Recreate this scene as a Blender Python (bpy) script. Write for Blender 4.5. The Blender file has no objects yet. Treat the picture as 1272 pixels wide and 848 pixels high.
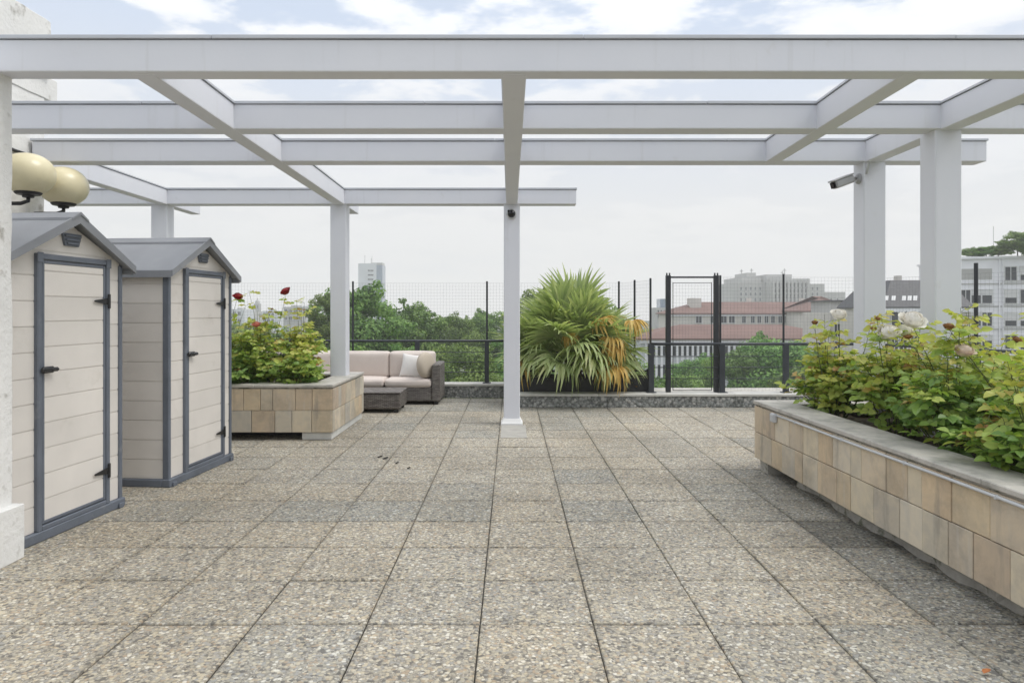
import bpy, math, random
import numpy as np
from mathutils import Vector, Matrix, noise as mnoise

R = math.radians
rng = random.Random(7)
scene = bpy.context.scene
col = scene.collection

# ------------------------------------------------------------------ helpers
F_PX, HX, HY, CAMZ = 865.0, 635.0, 386.0, 1.38


def tag(o, label=None, cat=None, group=None, kind=None):
    if label: o['label'] = label
    if cat: o['category'] = cat
    if group: o['group'] = group
    if kind: o['kind'] = kind
    return o


def empty(name, loc, rz=0.0, label=None, cat=None, group=None):
    o = bpy.data.objects.new(name, None)
    col.objects.link(o)
    o.location = loc
    o.rotation_euler = (0, 0, rz)
    o.empty_display_size = 0.1
    return tag(o, label, cat, group)


class MB:
    """collects polygons of one mesh"""
    def __init__(s):
        s.v, s.f, s.m, s.t = [], [], [], []

    def face(s, pts, mi=0, t=.5):
        b = len(s.v)
        s.v.extend([tuple(p) for p in pts])
        s.f.append(tuple(range(b, b + len(pts))))
        s.m.append(mi); s.t.append(t)

    def mesh(s, vs, fs, mi=0, t=.5):
        b = len(s.v)
        s.v.extend([tuple(p) for p in vs])
        for f in fs:
            s.f.append(tuple(i + b for i in f)); s.m.append(mi); s.t.append(t)

    def box(s, a, b_, mi=0, t=.5):
        x0, y0, z0 = a; x1, y1, z1 = b_
        vs = [(x0, y0, z0), (x1, y0, z0), (x1, y1, z0), (x0, y1, z0), (x0, y0, z1), (x1, y0, z1), (x1, y1, z1), (x0, y1, z1)]
        s.mesh(vs, [(0, 3, 2, 1), (4, 5, 6, 7), (0, 1, 5, 4), (1, 2, 6, 5), (2, 3, 7, 6), (3, 0, 4, 7)], mi, t)

    def cbox(s, a, b_, c, mi=0, t=.5):
        """box with chamfered edges of width c"""
        a = np.array(a, float); b2 = np.array(b_, float)
        c = min(c, .49 * float((b2 - a).min()))
        vs = []
        for ix in (0, 1):
            for iy in (0, 1):
                for iz in (0, 1):
                    p = np.array([(a, b2)[ix][0], (a, b2)[iy][1], (a, b2)[iz][2]])
                    sg = np.array([1 - 2 * ix, 1 - 2 * iy, 1 - 2 * iz]) * c
                    for ax in range(3):   # vertex lying on the face of axis ax
                        q = p + sg; q[ax] = p[ax]; vs.append(q)
        def vid(ix, iy, iz, ax): return ((ix * 2 + iy) * 2 + iz) * 3 + ax
        fs = []
        for ax in range(3):
            for sd in (0, 1):
                o1, o2 = [k for k in range(3) if k != ax]
                loop = []
                for (p, q) in ((0, 0), (1, 0), (1, 1), (0, 1)):
                    ii = [0, 0, 0]; ii[ax] = sd; ii[o1] = p; ii[o2] = q
                    loop.append(vid(*ii, ax))
                if (sd == 0) ^ (ax == 1): loop.reverse()
                fs.append(loop)
        for ax in range(3):            # edges along ax
            o1, o2 = [k for k in range(3) if k != ax]
            for p in (0, 1):
                for q in (0, 1):
                    i0 = [0, 0, 0]; i0[o1] = p; i0[o2] = q; i1 = list(i0); i1[ax] = 1
                    fs.append([vid(*i0, o1), vid(*i1, o1), vid(*i1, o2), vid(*i0, o2)])
        for ix in (0, 1):
            for iy in (0, 1):
                for iz in (0, 1):
                    fs.append([vid(ix, iy, iz, k) for k in range(3)])
        cen = (a + b2) / 2
        out = []
        for f in fs:
            p = [vs[i] for i in f]
            n = np.cross(p[1] - p[0], p[2] - p[0])
            if np.dot(n, sum(p) / len(p) - cen) < 0: f = f[::-1]
            out.append(tuple(f))
        s.mesh(vs, out, mi, t)

    def prism(s, poly, fn, d0, d1, mi=0, t=.5):
        """poly: 2D points; fn(u, v, d) -> 3D"""
        n = len(poly)
        vs = [fn(u, v, d0) for u, v in poly] + [fn(u, v, d1) for u, v in poly]
        fs = [tuple(range(n))[::-1], tuple(range(n, 2 * n))]
        for i in range(n):
            j = (i + 1) % n
            fs.append((i, j, n + j, n + i))
        s.mesh(vs, fs, mi, t)

    def tube(s, pts, rad, n=8, mi=0, t=.5, cap=True):
        pts = [Vector(p) for p in pts]
        if not isinstance(rad, (list, tuple)): rad = [rad] * len(pts)
        rings = []
        up = Vector((0, 0, 1))
        prev = None
        for i, p in enumerate(pts):
            d = (pts[min(i + 1, len(pts) - 1)] - pts[max(i - 1, 0)])
            if d.length < 1e-9: d = Vector((0, 0, 1))
            d.normalize()
            if prev is None:
                a = d.cross(up)
                if a.length < .05: a = d.cross(Vector((1, 0, 0)))
            else:
                a = prev - d * prev.dot(d)
                if a.length < 1e-4: a = d.cross(up)
            a.normalize(); prev = a
            b = d.cross(a)
            rings.append([p + (a * math.cos(2 * math.pi * k / n) + b * math.sin(2 * math.pi * k / n)) * rad[i] for k in range(n)])
        vs = [q for r in rings for q in r]
        fs = []
        for i in range(len(rings) - 1):
            for k in range(n):
                k2 = (k + 1) % n
                fs.append((i * n + k, i * n + k2, (i + 1) * n + k2, (i + 1) * n + k))
        if cap:
            fs.append(tuple(range(n))[::-1]); fs.append(tuple((len(rings) - 1) * n + k for k in range(n)))
        s.mesh(vs, fs, mi, t)

    def lathe(s, prof, c=(0, 0, 0), n=24, mi=0, t=.5):
        vs = []; fs = []
        for (r, z) in prof:
            for k in range(n):
                a = 2 * math.pi * k / n
                vs.append((c[0] + r * math.cos(a), c[1] + r * math.sin(a), c[2] + z))
        for i in range(len(prof) - 1):
            for k in range(n):
                k2 = (k + 1) % n
                fs.append((i * n + k, i * n + k2, (i + 1) * n + k2, (i + 1) * n + k))
        fs.append(tuple(range(n))[::-1]); fs.append(tuple((len(prof) - 1) * n + k for k in range(n)))
        s.mesh(vs, fs, mi, t)

    def build(s, name, mats, parent=None, bevel=0, smooth=False, seg=2, loc=None):
        me = bpy.data.meshes.new(name)
        me.from_pydata(s.v, [], s.f)
        if not isinstance(mats, (list, tuple)): mats = [mats]
        for m in mats: me.materials.append(m)
        me.polygons.foreach_set('material_index', s.m)
        at = me.attributes.new('tint', 'FLOAT', 'FACE')
        at.data.foreach_set('value', s.t)
        if smooth:
            me.polygons.foreach_set('use_smooth', [True] * len(s.f))
        me.update()
        o = bpy.data.objects.new(name, me)
        col.objects.link(o)
        if parent is not None: o.parent = parent
        if loc is not None: o.location = loc
        if bevel:
            b = o.modifiers.new('bevel', 'BEVEL'); b.width = bevel; b.segments = seg; b.limit_method = 'ANGLE'; b.angle_limit = R(40)
        if smooth == 'angle':
            me.set_sharp_from_angle(angle=R(35))
        return o


def copy_tree(o, parent=None):
    c = o.copy(); col.objects.link(c)
    if parent is not None: c.parent = parent
    for ch in list(o.children): copy_tree(ch, c)
    return c


# ------------------------------------------------------------------ materials
class NT:
    def __init__(s, nt):
        s.nt = nt
    def n(s, typ, **kw):
        nd = s.nt.nodes.new(typ)
        for k, v in kw.items():
            if k in nd.inputs.keys() if isinstance(k, str) else False:
                nd.inputs[k].default_value = v
            else:
                setattr(nd, k, v)
        return nd
    def l(s, a, b): s.nt.links.new(a, b)
    def math(s, op, a, b=None, clamp=False):
        nd = s.nt.nodes.new('ShaderNodeMath'); nd.operation = op; nd.use_clamp = clamp
        for i, x in enumerate((a, b)):
            if x is None: continue
            if isinstance(x, (int, float)): nd.inputs[i].default_value = x
            else: s.l(x, nd.inputs[i])
        return nd.outputs[0]
    def mix(s, fac, a, b, mode='MIX'):
        nd = s.nt.nodes.new('ShaderNodeMix'); nd.data_type = 'RGBA'; nd.blend_type = mode
        for i, x in ((0, fac), (6, a), (7, b)):
            if isinstance(x, (int, float)): nd.inputs[i].default_value = x
            elif isinstance(x, tuple): nd.inputs[i].default_value = (x[0], x[1], x[2], 1)
            else: s.l(x, nd.inputs[i])
        return nd.outputs[2]
    def ramp(s, fac, stops, interp='LINEAR'):
        nd = s.nt.nodes.new('ShaderNodeValToRGB'); cr = nd.color_ramp; cr.interpolation = interp
        while len(cr.elements) > 1: cr.elements.remove(cr.elements[-1])
        for i, (p, c) in enumerate(stops):
            e = cr.elements[0] if i == 0 else cr.elements.new(p)
            e.position = p
            e.color = (c, c, c, 1) if isinstance(c, (int, float)) else (c[0], c[1], c[2], 1)
        s.l(fac, nd.inputs[0]); return nd.outputs[0]
    def noise(s, vec, scale, detail=4, rough=.55, dist=0.):
        nd = s.nt.nodes.new('ShaderNodeTexNoise'); nd.inputs['Scale'].default_value = scale
        nd.inputs['Detail'].default_value = detail; nd.inputs['Roughness'].default_value = rough; nd.inputs['Distortion'].default_value = dist
        if vec is not None: s.l(vec, nd.inputs['Vector'])
        return nd
    def voro(s, vec, scale, feature='F1', rnd=1.):
        nd = s.nt.nodes.new('ShaderNodeTexVoronoi'); nd.feature = feature
        nd.inputs['Scale'].default_value = scale; nd.inputs['Randomness'].default_value = rnd
        if vec is not None: s.l(vec, nd.inputs['Vector'])
        return nd
    def bump(s, h, strength, dist=.01, prev=None):
        nd = s.nt.nodes.new('ShaderNodeBump'); nd.inputs['Strength'].default_value = strength; nd.inputs['Distance'].default_value = dist
        s.l(h, nd.inputs['Height'])
        if prev is not None: s.l(prev, nd.inputs['Normal'])
        return nd.outputs[0]
    def coord(s, kind='Object', jitter=False):
        tc = s.nt.nodes.new('ShaderNodeTexCoord'); v = tc.outputs[kind]
        if jitter:
            oi = s.nt.nodes.new('ShaderNodeObjectInfo')
            ad = s.nt.nodes.new('ShaderNodeVectorMath'); ad.operation = 'ADD'
            m = s.math('MULTIPLY', oi.outputs['Random'], 37.)
            cx = s.nt.nodes.new('ShaderNodeCombineXYZ')
            for i in range(3): s.l(m, cx.inputs[i])
            s.l(v, ad.inputs[0]); s.l(cx.outputs[0], ad.inputs[1]); v = ad.outputs[0]
        return v
    def attr(s, name='tint'):
        a = s.nt.nodes.new('ShaderNodeAttribute'); a.attribute_name = name
        return a.outputs['Fac']


def new_mat(name):
    m = bpy.data.materials.new(name); m.use_nodes = True
    nt = m.node_tree; nt.nodes.clear()
    T = NT(nt)
    out = nt.nodes.new('ShaderNodeOutputMaterial')
    p = nt.nodes.new('ShaderNodeBsdfPrincipled')
    nt.links.new(p.outputs[0], out.inputs[0])
    return m, T, p, out


def simple(name, c, rough=.6, var=.08, vscale=3., bscale=0., bstr=.2, metal=0., spec=.5, tintk=0., fine=0., dirt=None):
    m, T, p, out = new_mat(name)
    v = T.coord('Object', True)
    n1 = T.noise(v, vscale, 5)
    lo = tuple(max(0, x * (1 - var)) for x in c); hi = tuple(min(1, x * (1 + var)) for x in c)
    cc = T.ramp(n1.outputs['Fac'], [(.3, lo), (.7, hi)])
    if tintk:
        a = T.attr()
        k = T.math('ADD', T.math('MULTIPLY', T.math('SUBTRACT', a, .5), 2 * tintk), 1.)
        cx = T.nt.nodes.new('ShaderNodeCombineColor')
        for i in range(3): T.l(k, cx.inputs[i])
        cc = T.mix(1., cc, cx.outputs[0], 'MULTIPLY')
    if dirt:
        dcol, dscale, lo_, hi_ = dirt
        nd = T.noise(v, dscale, 6, .65)
        cc = T.mix(T.ramp(nd.outputs['Fac'], [(lo_, 0.), (hi_, 1.)]), cc, dcol)
    T.l(cc, p.inputs['Base Color'])
    p.inputs['Roughness'].default_value = rough
    p.inputs['Metallic'].default_value = metal
    p.inputs['Specular IOR Level'].default_value = spec
    if bscale:
        nb = T.noise(v, bscale, 6, .6)
        T.l(T.bump(nb.outputs['Fac'], bstr, .01), p.inputs['Normal'])
    return m


MAT = {}
def paint_mat():
    m, T, p, out = new_mat('white_paint')
    v = T.coord('Object')
    n1 = T.noise(v, 1.3, 5); n2 = T.noise(v, 7., 6, .65)
    mp = T.nt.nodes.new('ShaderNodeMapping'); mp.inputs['Scale'].default_value = (13., 13., .8); T.l(v, mp.inputs[0])
    n3 = T.noise(mp.outputs[0], 1., 4, .6)
    c = T.ramp(n1.outputs['Fac'], [(.3, (.675, .69, .745)), (.7, (.72, .73, .775))])
    c = T.mix(T.ramp(n3.outputs['Fac'], [(.60, 0.), (.80, .35)]), c, (.50, .50, .50))
    c = T.mix(T.ramp(n2.outputs['Fac'], [(.64, 0.), (.82, .45)]), c, (.50, .49, .46))
    T.l(c, p.inputs['Base Color']); p.inputs['Roughness'].default_value = .5
    nb = T.noise(v, 26., 5, .6)
    T.l(T.bump(nb.outputs['Fac'], .10, .006, T.bump(n1.outputs['Fac'], .15, .03)), p.inputs['Normal'])
    return m
MAT['white_paint'] = paint_mat()
MAT['flashing'] = simple('flashing', (.52, .54, .58), .42, .05, 6., metal=.15)
MAT['plaster'] = simple('plaster', (.76, .755, .735), .85, .05, 3., 26., .8, dirt=((.27, .25, .21), 6.5, .58, .76))
MAT['plinth'] = simple('plinth', (.78, .78, .77), .7, .05, 8.)
MAT['shed_panel'] = simple('shed_panel', (.70, .662, .615), .5, .04, 4., 120., .10, tintk=.04, dirt=((.50, .46, .40), 3.5, .60, .92))
MAT['shed_trim'] = simple('shed_trim', (.125, .142, .172), .5, .12, 6., 120., .10, dirt=((.24, .25, .26), 8., .6, .85))
MAT['shed_roof'] = simple('shed_roof', (.25, .26, .28), .5, .1, 3., 90., .08, dirt=((.31, .31, .31), 6., .55, .9))
MAT['black_plastic'] = simple('black_plastic', (.012, .012, .013), .4, .1, 20.)
MAT['dark_metal'] = simple('dark_metal', (.022, .025, .03), .45, .15, 12., spec=.5)
MAT['rail_metal'] = simple('rail_metal', (.032, .038, .046), .45, .15, 9.)
MAT['wire'] = simple('wire', (.11, .115, .115), .5, .1, 9.)
MAT['coping'] = simple('coping', (.48, .455, .41), .75, .10, 5., 60., .3, dirt=((.25, .245, .22), 7., .48, .74))
MAT['pale_coping'] = simple('pale_coping', (.54, .53, .49), .75, .08, 4., 50., .2, dirt=((.36, .35, .31), 3., .55, .8))
MAT['mortar'] = simple('mortar', (.40, .38, .34), .95, .2, 9., 22., .8, dirt=((.10, .11, .07), 9., .52, .66))
MAT['concrete_white'] = simple('concrete_white', (.62, .62, .59), .85, .1, 6., 30., .3)
MAT['patch'] = simple('patch', (.37, .355, .32), .85, .12, 9., 90., .5)
MAT['painted_recess_shade'] = simple('painted_recess_shade', (.05, .052, .055), .8, .2, 6.)  # shade below the left planter, put into the colour
MAT['conduit'] = simple('conduit', (.52, .53, .54), .4, .04, 6.)
MAT['cushion'] = simple('cushion', (.60, .53, .485), .9, .04, 5., 260., .12)
MAT['pillow_tan'] = simple('pillow_tan', (.47, .41, .335), .9, .05, 5., 240., .12)
MAT['pillow_white'] = simple('pillow_white', (.68, .66, .635), .9, .03, 5., 240., .12)
MAT['globe'] = simple('globe', (.70, .63, .42), .3, .06, 5., dirt=((.55, .48, .29), 4., .52, .9))
MAT['cam_grey'] = simple('cam_grey', (.40, .40, .41), .4, .05, 9.)
MAT['lens'] = simple('lens', (.006, .006, .008), .08, .1, 9.)
MAT['trough'] = simple('trough', (.02, .022, .024), .5, .2, 6.)
MAT['soil'] = simple('soil', (.10, .075, .055), .95, .5, 28., 40., .9, dirt=((.26, .20, .15), 30., .55, .68))
MAT['cane'] = simple('cane', (.10, .12, .04), .7, .3, 20.)
MAT['bark'] = simple('bark', (.085, .065, .05), .9, .3, 6., 14., .8)
MAT['cable'] = simple('cable', (.36, .32, .20), .6, .1, 9.)
MAT['city_ground'] = simple('city_ground', (.09, .11, .06), .95, .4, .08)
MAT['facade_white'] = simple('facade_white', (.80, .80, .83), .8, .05, .5, tintk=.1)
MAT['facade_cream'] = simple('facade_cream', (.58, .555, .51), .8, .08, .4, tintk=.1)
MAT['facade_grey'] = simple('facade_grey', (.42, .415, .40), .85, .08, .2, tintk=.1)
MAT['facade_pale'] = simple('facade_pale', (.58, .60, .62), .8, .04, .2)
MAT['slate'] = simple('slate', (.07, .07, .075), .6, .2, 2.)
MAT['glass_dark'] = simple('glass_dark', (.03, .035, .042), .12, .3, .9)
MAT['glass_blue'] = simple('glass_blue', (.22, .27, .34), .15, .15, .9)
MAT['win_frame'] = simple('win_frame', (.62, .62, .62), .6, .05, 3.)
MAT['debris'] = simple('debris', (.02, .018, .016), .9, .3, 60.)
MAT['dry_leaf'] = simple('dry_leaf', (.36, .13, .04), .8, .3, 60.)
MAT['roof_tile'] = None


def roof_tile_mat():
    m, T, p, out = new_mat('roof_tile')
    v = T.coord('Object')
    n = T.noise(v, .25, 5)
    n2 = T.noise(v, 4., 3)
    c = T.ramp(n.outputs['Fac'], [(.3, (.165, .10, .085)), (.7, (.225, .14, .118))])
    c = T.mix(T.ramp(n2.outputs['Fac'], [(.4, 0.), (.75, .5)]), c, (.16, .085, .07))
    w = T.nt.nodes.new('ShaderNodeTexWave'); w.inputs['Scale'].default_value = 1.2; T.l(v, w.inputs['Vector'])
    T.l(c, p.inputs['Base Color']); p.inputs['Roughness'].default_value = .9
    T.l(T.bump(w.outputs['Fac'], .5, .1), p.inputs['Normal'])
    return m
MAT['roof_tile'] = roof_tile_mat()


def pebble_mat():
    m, T, p, out = new_mat('pebble_paver')
    v = T.coord('Object')
    wn = T.noise(v, 40., 2)
    sc = T.nt.nodes.new('ShaderNodeVectorMath'); sc.operation = 'SCALE'; sc.inputs['Scale'].default_value = .012
    T.l(wn.outputs['Color'], sc.inputs[0])
    ad = T.nt.nodes.new('ShaderNodeVectorMath'); ad.operation = 'ADD'; T.l(v, ad.inputs[0]); T.l(sc.outputs[0], ad.inputs[1])
    vv = ad.outputs[0]
    vo = T.voro(vv, 72.)
    sep = T.nt.nodes.new('ShaderNodeSeparateColor'); T.l(vo.outputs['Color'], sep.inputs[0])
    stones = T.ramp(sep.outputs[0], [(0., (.14, .135, .125)), (.14, (.31, .295, .25)), (.34, (.41, .37, .29)), (.5, (.28, .278, .265)),
                                    (.64, (.435, .405, .335)), (.76, (.335, .28, .215)), (.86, (.54, .525, .475)), (.95, (.25, .235, .205))], 'CONSTANT')
    vo2 = T.voro(vv, 150.)
    sep2 = T.nt.nodes.new('ShaderNodeSeparateColor'); T.l(vo2.outputs['Color'], sep2.inputs[0])
    small = T.ramp(sep2.outputs[1], [(0., (.19, .18, .16)), (.3, (.36, .335, .28)), (.6, (.28, .27, .25)), (.85, (.46, .44, .385))], 'CONSTANT')
    base = T.mix(T.ramp(sep.outputs[2], [(.62, 0.), (.64, 1.)]), stones, small)
    gap = T.ramp(vo.outputs['Distance'], [(.50, 0.), (.78, 1.)])
    base = T.mix(T.math('MULTIPLY', gap, .62), base, (.155, .145, .13))
    # per-paver tone : below .35 greyer and cooler, above .65 warmer
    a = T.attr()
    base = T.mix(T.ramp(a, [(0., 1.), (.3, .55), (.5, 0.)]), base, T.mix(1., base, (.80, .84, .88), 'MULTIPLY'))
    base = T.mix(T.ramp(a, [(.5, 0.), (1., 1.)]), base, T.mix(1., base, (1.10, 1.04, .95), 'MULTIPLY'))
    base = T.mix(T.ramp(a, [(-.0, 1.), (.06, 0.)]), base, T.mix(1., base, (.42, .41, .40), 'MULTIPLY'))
    big = T.noise(v, .75, 6, .6)
    base = T.mix(1., base, (1.17, 1.15, 1.11), 'MULTIPLY')
    base = T.mix(T.ramp(big.outputs['Fac'], [(.40, 0.), (.66, .8)]), base, T.mix(1., base, (.70, .685, .66), 'MULTIPLY'))
    big3 = T.noise(v, 5.5, 6, .7, 1.)
    base = T.mix(T.ramp(big3.outputs['Fac'], [(.56, 0.), (.70, .7)]), base, T.mix(1., base, (.70, .68, .63), 'MULTIPLY'))
    big2 = T.noise(v, 2.6, 5, .65, .6)
    base = T.mix(T.ramp(big2.outputs['Fac'], [(.5, 0.), (.75, .5)]), base, T.mix(1., base, (1.18, 1.14, 1.06), 'MULTIPLY'))
    # grime gathered along the joints of the half metre grid
    sx = T.nt.nodes.new('ShaderNodeSeparateXYZ'); T.l(v, sx.inputs[0])
    ed = None
    for ax, o_ in ((0, 7.137 + 50), (1, 2.93 + 50)):
        f = T.math('FRACT', T.math('MULTIPLY', T.math('ADD', sx.outputs[ax], o_), 2.))
        f = T.math('MINIMUM', f, T.math('SUBTRACT', 1., f))
        ed = f if ed is None else T.math('MINIMUM', ed, f)
    n4 = T.noise(v, 4., 5, .7)
    wd = T.math('ADD', T.math('MULTIPLY', n4.outputs['Fac'], .22), -.045)
    gm = T.math('SUBTRACT', 1., T.math('DIVIDE', ed, T.math('MAXIMUM', wd, .01)), clamp=True)
    base = T.mix(T.math('MULTIPLY', gm, T.ramp(T.noise(v, .9, 4, .6).outputs['Fac'], [(.38, .1), (.62, .65)])), base, T.mix(1., base, (.55, .53, .49), 'MULTIPLY'))
    T.l(base, p.inputs['Base Color'])
    p.inputs['Roughness'].default_value = .82
    p.inputs['Specular IOR Level'].default_value = .35
    h = T.math('SUBTRACT', 1., vo.outputs['Distance'])
    b = T.bump(h, .6, .005)
    b = T.bump(T.math('SUBTRACT', 1., vo2.outputs['Distance']), .3, .003, b)
    T.l(b, p.inputs['Normal'])
    return m
MAT['paver'] = pebble_mat()


def joint_mat():
    m, T, p, out = new_mat('paver_joint')
    v = T.coord('Object')
    vo = T.voro(v, 120.)
    n = T.noise(v, 1.7, 5, .7)
    c = T.ramp(vo.outputs['Distance'], [(0., (.15, .135, .11)), (.8, (.06, .054, .045))])
    c = T.mix(T.ramp(n.outputs['Fac'], [(.45, .9), (.7, .1)]), c, (.022, .02, .016))
    T.l(c, p.inputs['Base Color']); p.inputs['Roughness'].default_value = .95
    T.l(T.bump(vo.outputs['Distance'], .5, .004), p.inputs['Normal'])
    return m
MAT['joint'] = joint_mat()


def stone_mat():
    m, T, p, out = new_mat('sandstone_cladding')
    v = T.coord('Object')
    a = T.attr()
    c = T.ramp(a, [(0., (.42, .345, .27)), (.18, (.53, .44, .31)), (.36, (.45, .405, .335)), (.5, (.57, .50, .38)), (.66, (.41, .385, .34)), (.82, (.54, .43, .30)), (1., (.56, .52, .44))])
    n = T.noise(v, 7., 6, .6, .8)
    c = T.mix(T.ramp(n.outputs['Fac'], [(.35, .0), (.7, .8)]), c, T.mix(1., c, (1.30, 1.25, 1.14), 'MULTIPLY'))
    n3 = T.noise(v, 3.2, 6, .7)
    c = T.mix(T.ramp(n3.outputs['Fac'], [(.48, 0.), (.70, .75)]), c, T.mix(1., c, (.64, .63, .64), 'MULTIPLY'))
    mp = T.nt.nodes.new('ShaderNodeMapping'); mp.inputs['Scale'].default_value = (9., 9., 1.1); T.l(v, mp.inputs[0])
    n5 = T.noise(mp.outputs[0], 1., 5, .65)
    c = T.mix(T.ramp(n5.outputs['Fac'], [(.56, 0.), (.72, .55)]), c, (.24, .22, .19))
    c = T.mix(T.ramp(n5.outputs['Fac'], [(.30, .45), (.42, 0.)]), c, (.56, .53, .47))
    T.l(c, p.inputs['Base Color']); p.inputs['Roughness'].default_value = .8
    nb = T.noise(v, 55., 6, .7)
    b = T.bump(nb.outputs['Fac'], .22, .006)
    T.l(T.bump(n.outputs['Fac'], .2, .01, b), p.inputs['Normal'])
    return m
MAT['stone'] = stone_mat()


def curb_mat():
    m, T, p, out = new_mat('pebbledash_granite')
    v = T.coord('Object')
    vo = T.voro(v, 26.)
    sep = T.nt.nodes.new('ShaderNodeSeparateColor'); T.l(vo.outputs['Color'], sep.inputs[0])
    c = T.ramp(sep.outputs[0], [(0., (.15, .16, .15)), (.25, (.27, .28, .265)), (.5, (.20, .21, .20)), (.7, (.37, .37, .35)), (.9, (.48, .47, .44))], 'CONSTANT')
    vo2 = T.voro(v, 70.)
    c = T.mix(T.ramp(vo.outputs['Distance'], [(.45, 0.), (.8, .75)]), c, (.06, .062, .06))
    s2 = T.nt.nodes.new('ShaderNodeSeparateColor'); T.l(vo2.outputs['Color'], s2.inputs[0])
    c = T.mix(T.ramp(s2.outputs[0], [(.6, 0.), (.62, .35)]), c, (.35, .35, .33))
    T.l(c, p.inputs['Base Color']); p.inputs['Roughness'].default_value = .7
    T.l(T.bump(T.math('SUBTRACT', 1., vo.outputs['Distance']), .8, .02), p.inputs['Normal'])
    return m
MAT['granite'] = curb_mat()


def wicker_mat():
    m, T, p, out = new_mat('wicker')
    v = T.coord('Object')
    sp = T.nt.nodes.new('ShaderNodeSeparateXYZ'); T.l(v, sp.inputs[0])
    cx = T.nt.nodes.new('ShaderNodeCombineXYZ')
    T.l(T.math('ADD', sp.outputs[0], sp.outputs[1]), cx.inputs[0]); T.l(T.math('ADD', sp.outputs[2], T.math('MULTIPLY', sp.outputs[1], .35)), cx.inputs[1])
    br = T.nt.nodes.new('ShaderNodeTexBrick')
    T.l(cx.outputs[0], br.inputs['Vector'])
    br.inputs['Color1'].default_value = (.115, .10, .09, 1); br.inputs['Color2'].default_value = (.25, .225, .205, 1)
    br.inputs['Mortar'].default_value = (.02, .018, .016, 1)
    br.inputs['Scale'].default_value = 1.; br.inputs['Brick Width'].default_value = .055; br.inputs['Row Height'].default_value = .016
    br.inputs['Mortar Size'].default_value = .0028; br.inputs['Mortar Smooth'].default_value = .5
    T.l(br.outputs['Color'], p.inputs['Base Color']); p.inputs['Roughness'].default_value = .55
    T.l(T.bump(T.math('SUBTRACT', 1., br.outputs['Fac']), .8, .006), p.inputs['Normal'])
    return m
MAT['wicker'] = wicker_mat()


def leaf_mat(name, stops, trans=.3, rough=.5, hue=0., tt=(1.25, 1.35, .7)):
    m, T, p, out = new_mat(name)
    a = T.attr()
    c = T.ramp(a, stops)
    if hue:
        oi = T.nt.nodes.new('ShaderNodeObjectInfo')
        hs = T.nt.nodes.new('ShaderNodeHueSaturation')
        T.l(T.math('ADD', T.math('MULTIPLY', oi.outputs['Random'], hue), .5 - hue / 2), hs.inputs['Hue'])
        T.l(T.math('ADD', T.math('MULTIPLY', oi.outputs['Random'], .35), .82), hs.inputs['Value'])
        T.l(c, hs.inputs['Color']); c = hs.outputs['Color']
    T.l(c, p.inputs['Base Color']); p.inputs['Roughness'].default_value = rough
    p.inputs['Specular IOR Level'].default_value = .4
    tr = T.nt.nodes.new('ShaderNodeBsdfTranslucent')
    T.l(T.mix(1., c, tt, 'MULTIPLY'), tr.inputs['Color'])
    mx = T.nt.nodes.new('ShaderNodeMixShader'); mx.inputs[0].default_value = trans
    T.l(p.outputs[0], mx.inputs[1]); T.l(tr.outputs[0], mx.inputs[2]); T.l(mx.outputs[0], out.inputs[0])
    return m


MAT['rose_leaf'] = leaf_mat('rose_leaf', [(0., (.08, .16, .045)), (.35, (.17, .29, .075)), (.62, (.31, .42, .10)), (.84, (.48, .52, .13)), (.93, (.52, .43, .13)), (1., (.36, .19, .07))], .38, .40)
MAT['tree_leaf'] = leaf_mat('tree_leaf', [(0., (.05, .10, .03)), (.5, (.145, .245, .06)), (1., (.28, .40, .105))], .3, .55, .045)
MAT['palm_leaf'] = leaf_mat('palm_leaf', [(0., (.19, .255, .115)), (.5, (.35, .42, .19)), (.8, (.48, .52, .26)), (1., (.60, .58, .33))], .35, .4)
MAT['palm_dry'] = leaf_mat('palm_dry', [(0., (.36, .24, .06)), (.5, (.60, .40, .10)), (1., (.66, .54, .20))], .3, .5, tt=(1.1, 1., .8))
MAT['petal_white'] = leaf_mat('petal_white', [(0., (.82, .80, .73)), (1., (.90, .89, .85))], .3, .6, tt=(1.05, 1., .95))
MAT['petal_red'] = leaf_mat('petal_red', [(0., (.16, .008, .012)), (1., (.42, .02, .025))], .2, .5, tt=(1.05, 1., .95))
MAT['petal_pink'] = leaf_mat('petal_pink', [(0., (.55, .14, .10)), (1., (.70, .26, .20))], .25, .5, tt=(1.05, 1., .95))
MAT['petal_peach'] = leaf_mat('petal_peach', [(0., (.68, .54, .44)), (1., (.82, .72, .62))], .25, .5, tt=(1.05, 1., .95))
MAT['petal_faded'] = leaf_mat('petal_faded', [(0., (.20, .09, .03)), (1., (.38, .20, .07))], .2, .6, tt=(1.05, 1., .95))

# ------------------------------------------------------------------ camera, light, world
cam_d = bpy.data.cameras.new('camera'); cam = bpy.data.objects.new('camera', cam_d); col.objects.link(cam)
cam.location = (0, 0, CAMZ); cam.rotation_euler = (R(90), 0, 0)
cam_d.sensor_width = 36; cam_d.sensor_fit = 'HORIZONTAL'; cam_d.lens = 36 * F_PX / 1272
cam_d.shift_x = (636 - HX) / 1272; cam_d.shift_y = -(424 - HY) / 1272
cam_d.clip_start = .05; cam_d.clip_end = 3000
scene.camera = cam

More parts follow.
